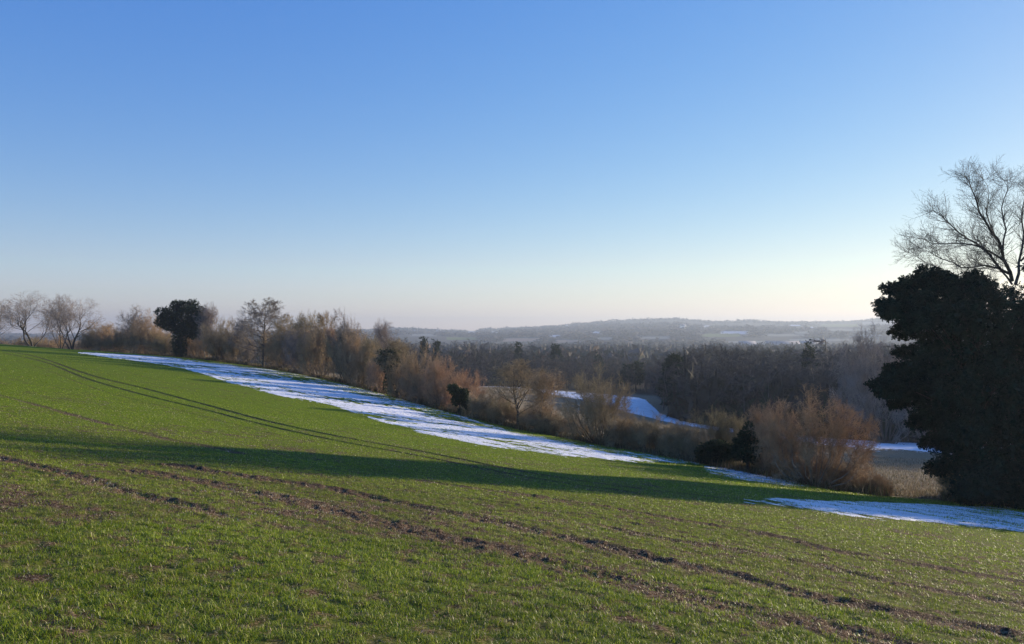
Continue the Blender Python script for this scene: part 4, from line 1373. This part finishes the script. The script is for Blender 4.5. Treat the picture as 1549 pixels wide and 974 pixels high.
# ================================================================= field growth near the camera
def grass_field():
    r = R_(401)
    V, S, Fc, T = [], [], [], []
    def sample(n, r0, r1, pw=1.0):
        a = r.uniform(radians(-36), radians(36), n)
        rr = (r.uniform(r0 ** pw, r1 ** pw, n)) ** (1 / pw)
        return rr * np.sin(a), rr * np.cos(a), rr
    allq, allt = [], []
    def blades_at(x, y, rr, nb, ln, wd, col_kind, two):
        n = len(x)
        z = G(x, y)
        X = np.repeat(x, nb) + r.normal(0, .018, n * nb)
        Y = np.repeat(y, nb) + r.normal(0, .018, n * nb)
        Z = np.repeat(z, nb) - .006
        m = n * nb
        a = r.uniform(0, 2 * pi, m)
        til = np.abs(r.normal(.75, .45, m))
        L = ln * r.uniform(.5, 1.25, m)
        W = np.repeat(np.broadcast_to(wd, (n,)), nb) * r.uniform(.7, 1.3, m)
        dh = np.stack([np.cos(a), np.sin(a), 0 * a], -1)
        up = np.array([0, 0, 1.0])
        d1 = dh * np.sin(til)[:, None] + up * np.cos(til)[:, None]
        t2 = np.minimum(til + r.uniform(.3, 1.1, m), 2.0)
        d2 = dh * np.sin(t2)[:, None] + up * np.cos(t2)[:, None]
        sd = np.stack([-np.sin(a), np.cos(a), 0 * a], -1)
        b = np.stack([X, Y, Z], -1)
        k = b + d1 * (L * .55)[:, None]
        e = k + d2 * (L * .45)[:, None]
        w = (W * .5)[:, None]
        base = np.array([(.145, .20, .009), (.24, .30, .016), (.062, .10, .006), (.34, .40, .04), (.48, .42, .19)])
        ci = r.choice(5, m, p=[.34, .30, .18, .13, .05])
        if col_kind == 1:
            base = np.array([(.46, .38, .24), (.32, .23, .14), (.18, .12, .07), (.68, .60, .46), (.08, .05, .03)])
            ci = r.choice(5, m, p=[.26, .24, .18, .10, .22])
        big = .8 + .4 * np.repeat(vnoise(x, y, 1.7, 91), nb)
        C = base[ci] * (r.uniform(.9, 1.4, (m, 1))) * big[:, None]
        if two:
            vv = np.stack([b - sd * w, b + sd * w, k + sd * w * .8, k - sd * w * .8, e], 1)
            V5 = vv.reshape(-1, 3)
            o = sum(len(q) for q in V)
            V.append(V5)
            i0 = o + np.arange(m)[:, None] * 5
            Fc.append(np.concatenate([i0 + np.array([[0, 1, 2, 3]]), i0 + np.array([[3, 2, 4]])], 1).ravel())
            S.append(np.tile(np.array([4, 3], np.int32), m))
            T.append(np.repeat(C, 5, 0))
        else:
            vv = np.stack([b - sd * w, b + sd * w, (k + e) / 2], 1).reshape(-1, 3)
            o = sum(len(q) for q in V)
            V.append(vv)
            Fc.append(o + np.arange(m * 3))
            S.append(np.full(m, 3, np.int32))
            T.append(np.repeat(C, 3, 0))
    def crop(n, r0, r1, nb, ln, wd, two, pw=1.0, kind=0, keepf=None):
        x, y, rr = sample(n, r0, r1, pw)
        s, _ = tracks(x, y)
        pt = patchy(x, y)
        pr = (1 - .93 * np.clip(s * 1.15, 0, 1)) * (1 - .85 * pt) * ss(.28, .62, fbm(x, y, .13, 2, 33))
        if kind == 1:
            pr = .35 + .8 * np.maximum(s, pt)
        k = r.uniform(0, 1, n) < pr
        pxv = CX + x / y * F
        k &= y < np.interp(pxv, HEDGE_PX, HEDGE_D) - 1.0
        x, y, rr = x[k], y[k], rr[k]
        w = wd * np.maximum(1, rr / 9.0) ** .9
        blades_at(x, y, rr, nb, ln, w, kind, two)
    crop(120000, 3.6, 10, 6, .052, .0038, True)
    crop(170000, 9.5, 22, 5, .06, .0040, False, .8)
    crop(110000, 21, 60, 5, .08, .0048, False, .6)
    crop(50000, 58, 150, 4, .11, .0065, False, .6)
    crop(110000, 3.6, 14, 2, .042, .0065, False, .9, 1)
    crop(110000, 13, 50, 2, .045, .006, False, .7, 1)
    # stalks and blades standing through the thin snow
    for (p0, p1, n_, lo_, hi_) in ((120, 1065, 230000, -9.0, -.4), (1060, 1700, 90000, -15.0, -1.0)):
        px = r.uniform(p0, p1, n_)
        hd = np.interp(px, HEDGE_PX, HEDGE_D)
        y = hd + r.uniform(lo_, hi_, n_) * (hd / 60 if p0 < 1000 else 1)
        x = (px - CX) / F * y
        u_ = x * DRX + y * DRY
        v_ = x * DRY - y * DRX
        k = r.uniform(0, 1, n_) < ss(.36, .64, .6 * fbm(u_, v_ * 3, 1.3, 3, 93) + .4 * vnoise(x, y, .3, 94))
        x, y = x[k], y[k]
        blades_at(x, y, y, 2, .12, .006 * np.maximum(1, y / 9.0) ** .9, 0, False)
    me = mesh_np("grass", np.concatenate(V), np.concatenate(Fc), [M['grass']], np.concatenate(S), {"tint": np.concatenate(T)})
    return tag(link("grass", me), label="short green wheat blades and dry straw growing over the near field", cat="grass", kind='stuff')
grass_field()

def undergrowth():
    r = R_(402)
    n = 90000
    px = r.uniform(-60, 1760, n)
    hd = np.interp(px, HEDGE_PX, HEDGE_D)
    y = hd + r.normal(.6, 1.0, n) - .2
    x = (px - CX) / F * y
    k = (px < 1345) | (px > 1425)
    k &= r.uniform(0, 1, n) < (60 / hd) ** .3
    k &= px > 120
    x, y, px = x[k], y[k], px[k]
    z = H(x, y)
    n = len(x)
    a = r.uniform(0, 6.28, n)
    t = np.abs(r.normal(0, .6, n))
    L = r.uniform(.15, .75, n) * (.5 + vnoise(x, y, 3, 12))
    d = np.stack([np.cos(a) * np.sin(t), np.sin(a) * np.sin(t), np.cos(t)], -1)
    b = np.stack([x, y, z - .03], -1)
    sd = np.stack([-np.sin(a), np.cos(a), 0 * a], -1)
    w = (.010 + y * .00022)[:, None]
    V = np.stack([b - sd * w, b + sd * w, b + d * L[:, None]], 1).reshape(-1, 3)
    cols = np.array([(.16, .11, .06), (.24, .18, .10), (.10, .10, .035), (.07, .075, .03), (.12, .07, .04)])
    C = cols[r.integers(0, 5, n)] * r.uniform(.8, 1.2, (n, 1))
    me = mesh_np("undergrowth", V, np.arange(len(V)).reshape(-1, 3), [M['litter']], None, {"tint": np.repeat(C, 3, 0)})
    return tag(link("undergrowth", me), label="dead grass and brambles along the foot of the hedge", cat="undergrowth", kind='stuff')
undergrowth()

def stubble():
    r = R_(403)
    n = 50000
    px = r.uniform(1100, 1600, n)
    hd = np.interp(px, HEDGE_PX, HEDGE_D)
    y = hd + 1 + r.uniform(0, 1, n) ** 1.3 * 42
    x = (px - CX) / F * y
    z = H(x, y)
    a = r.uniform(0, 6.28, n)
    t = np.abs(r.normal(0, .7, n))
    L = r.uniform(.08, .28, n)
    d = np.stack([np.cos(a) * np.sin(t), np.sin(a) * np.sin(t), np.cos(t)], -1)
    b = np.stack([x, y, z - .02], -1)
    sd = np.stack([-np.sin(a), np.cos(a), 0 * a], -1)
    w = r.uniform(.012, .03, n)[:, None]
    V = np.stack([b - sd * w, b + sd * w, b + d * L[:, None]], 1).reshape(-1, 3)
    cols = np.array([(.30, .24, .15), (.22, .16, .10), (.14, .13, .06), (.42, .36, .25)])
    C = cols[r.integers(0, 4, n)] * r.uniform(.8, 1.2, (n, 1))
    me = mesh_np("stubble", V, np.arange(len(V)).reshape(-1, 3), [M['litter']], None, {"tint": np.repeat(C, 3, 0)})
    return tag(link("stubble", me), label="dry stubble on the brown field between the biggest shrub and the evergreen", cat="stubble", kind='stuff')
stubble()

# ================================================================= haze
def haze():
    a = 6600
    V = [(sx * a, sy * a, z) for z in (-60, 105) for sx, sy in ((-1, -1), (1, -1), (1, 1), (-1, 1))]
    Fc = [(3, 2, 1, 0), (4, 5, 6, 7), (0, 1, 5, 4), (1, 2, 6, 5), (2, 3, 7, 6), (3, 0, 4, 7)]
    m, t, out = nt("haze_air")
    pv = t.nodes.new("ShaderNodeVolumePrincipled")
    pv.inputs["Color"].default_value = HAZE_COL
    pv.inputs["Density"].default_value = HAZE
    pv.inputs["Anisotropy"].default_value = .35
    t.links.new(pv.outputs[0], out.inputs["Volume"])
    m.cycles.homogeneous_volume = True
    m.cycles.volume_sampling = 'DISTANCE'
    me = mesh_np("haze", V, np.array(Fc), [m])
    tag(link("haze", me), label="thin winter haze over the valley", cat="haze", kind='stuff')
haze()
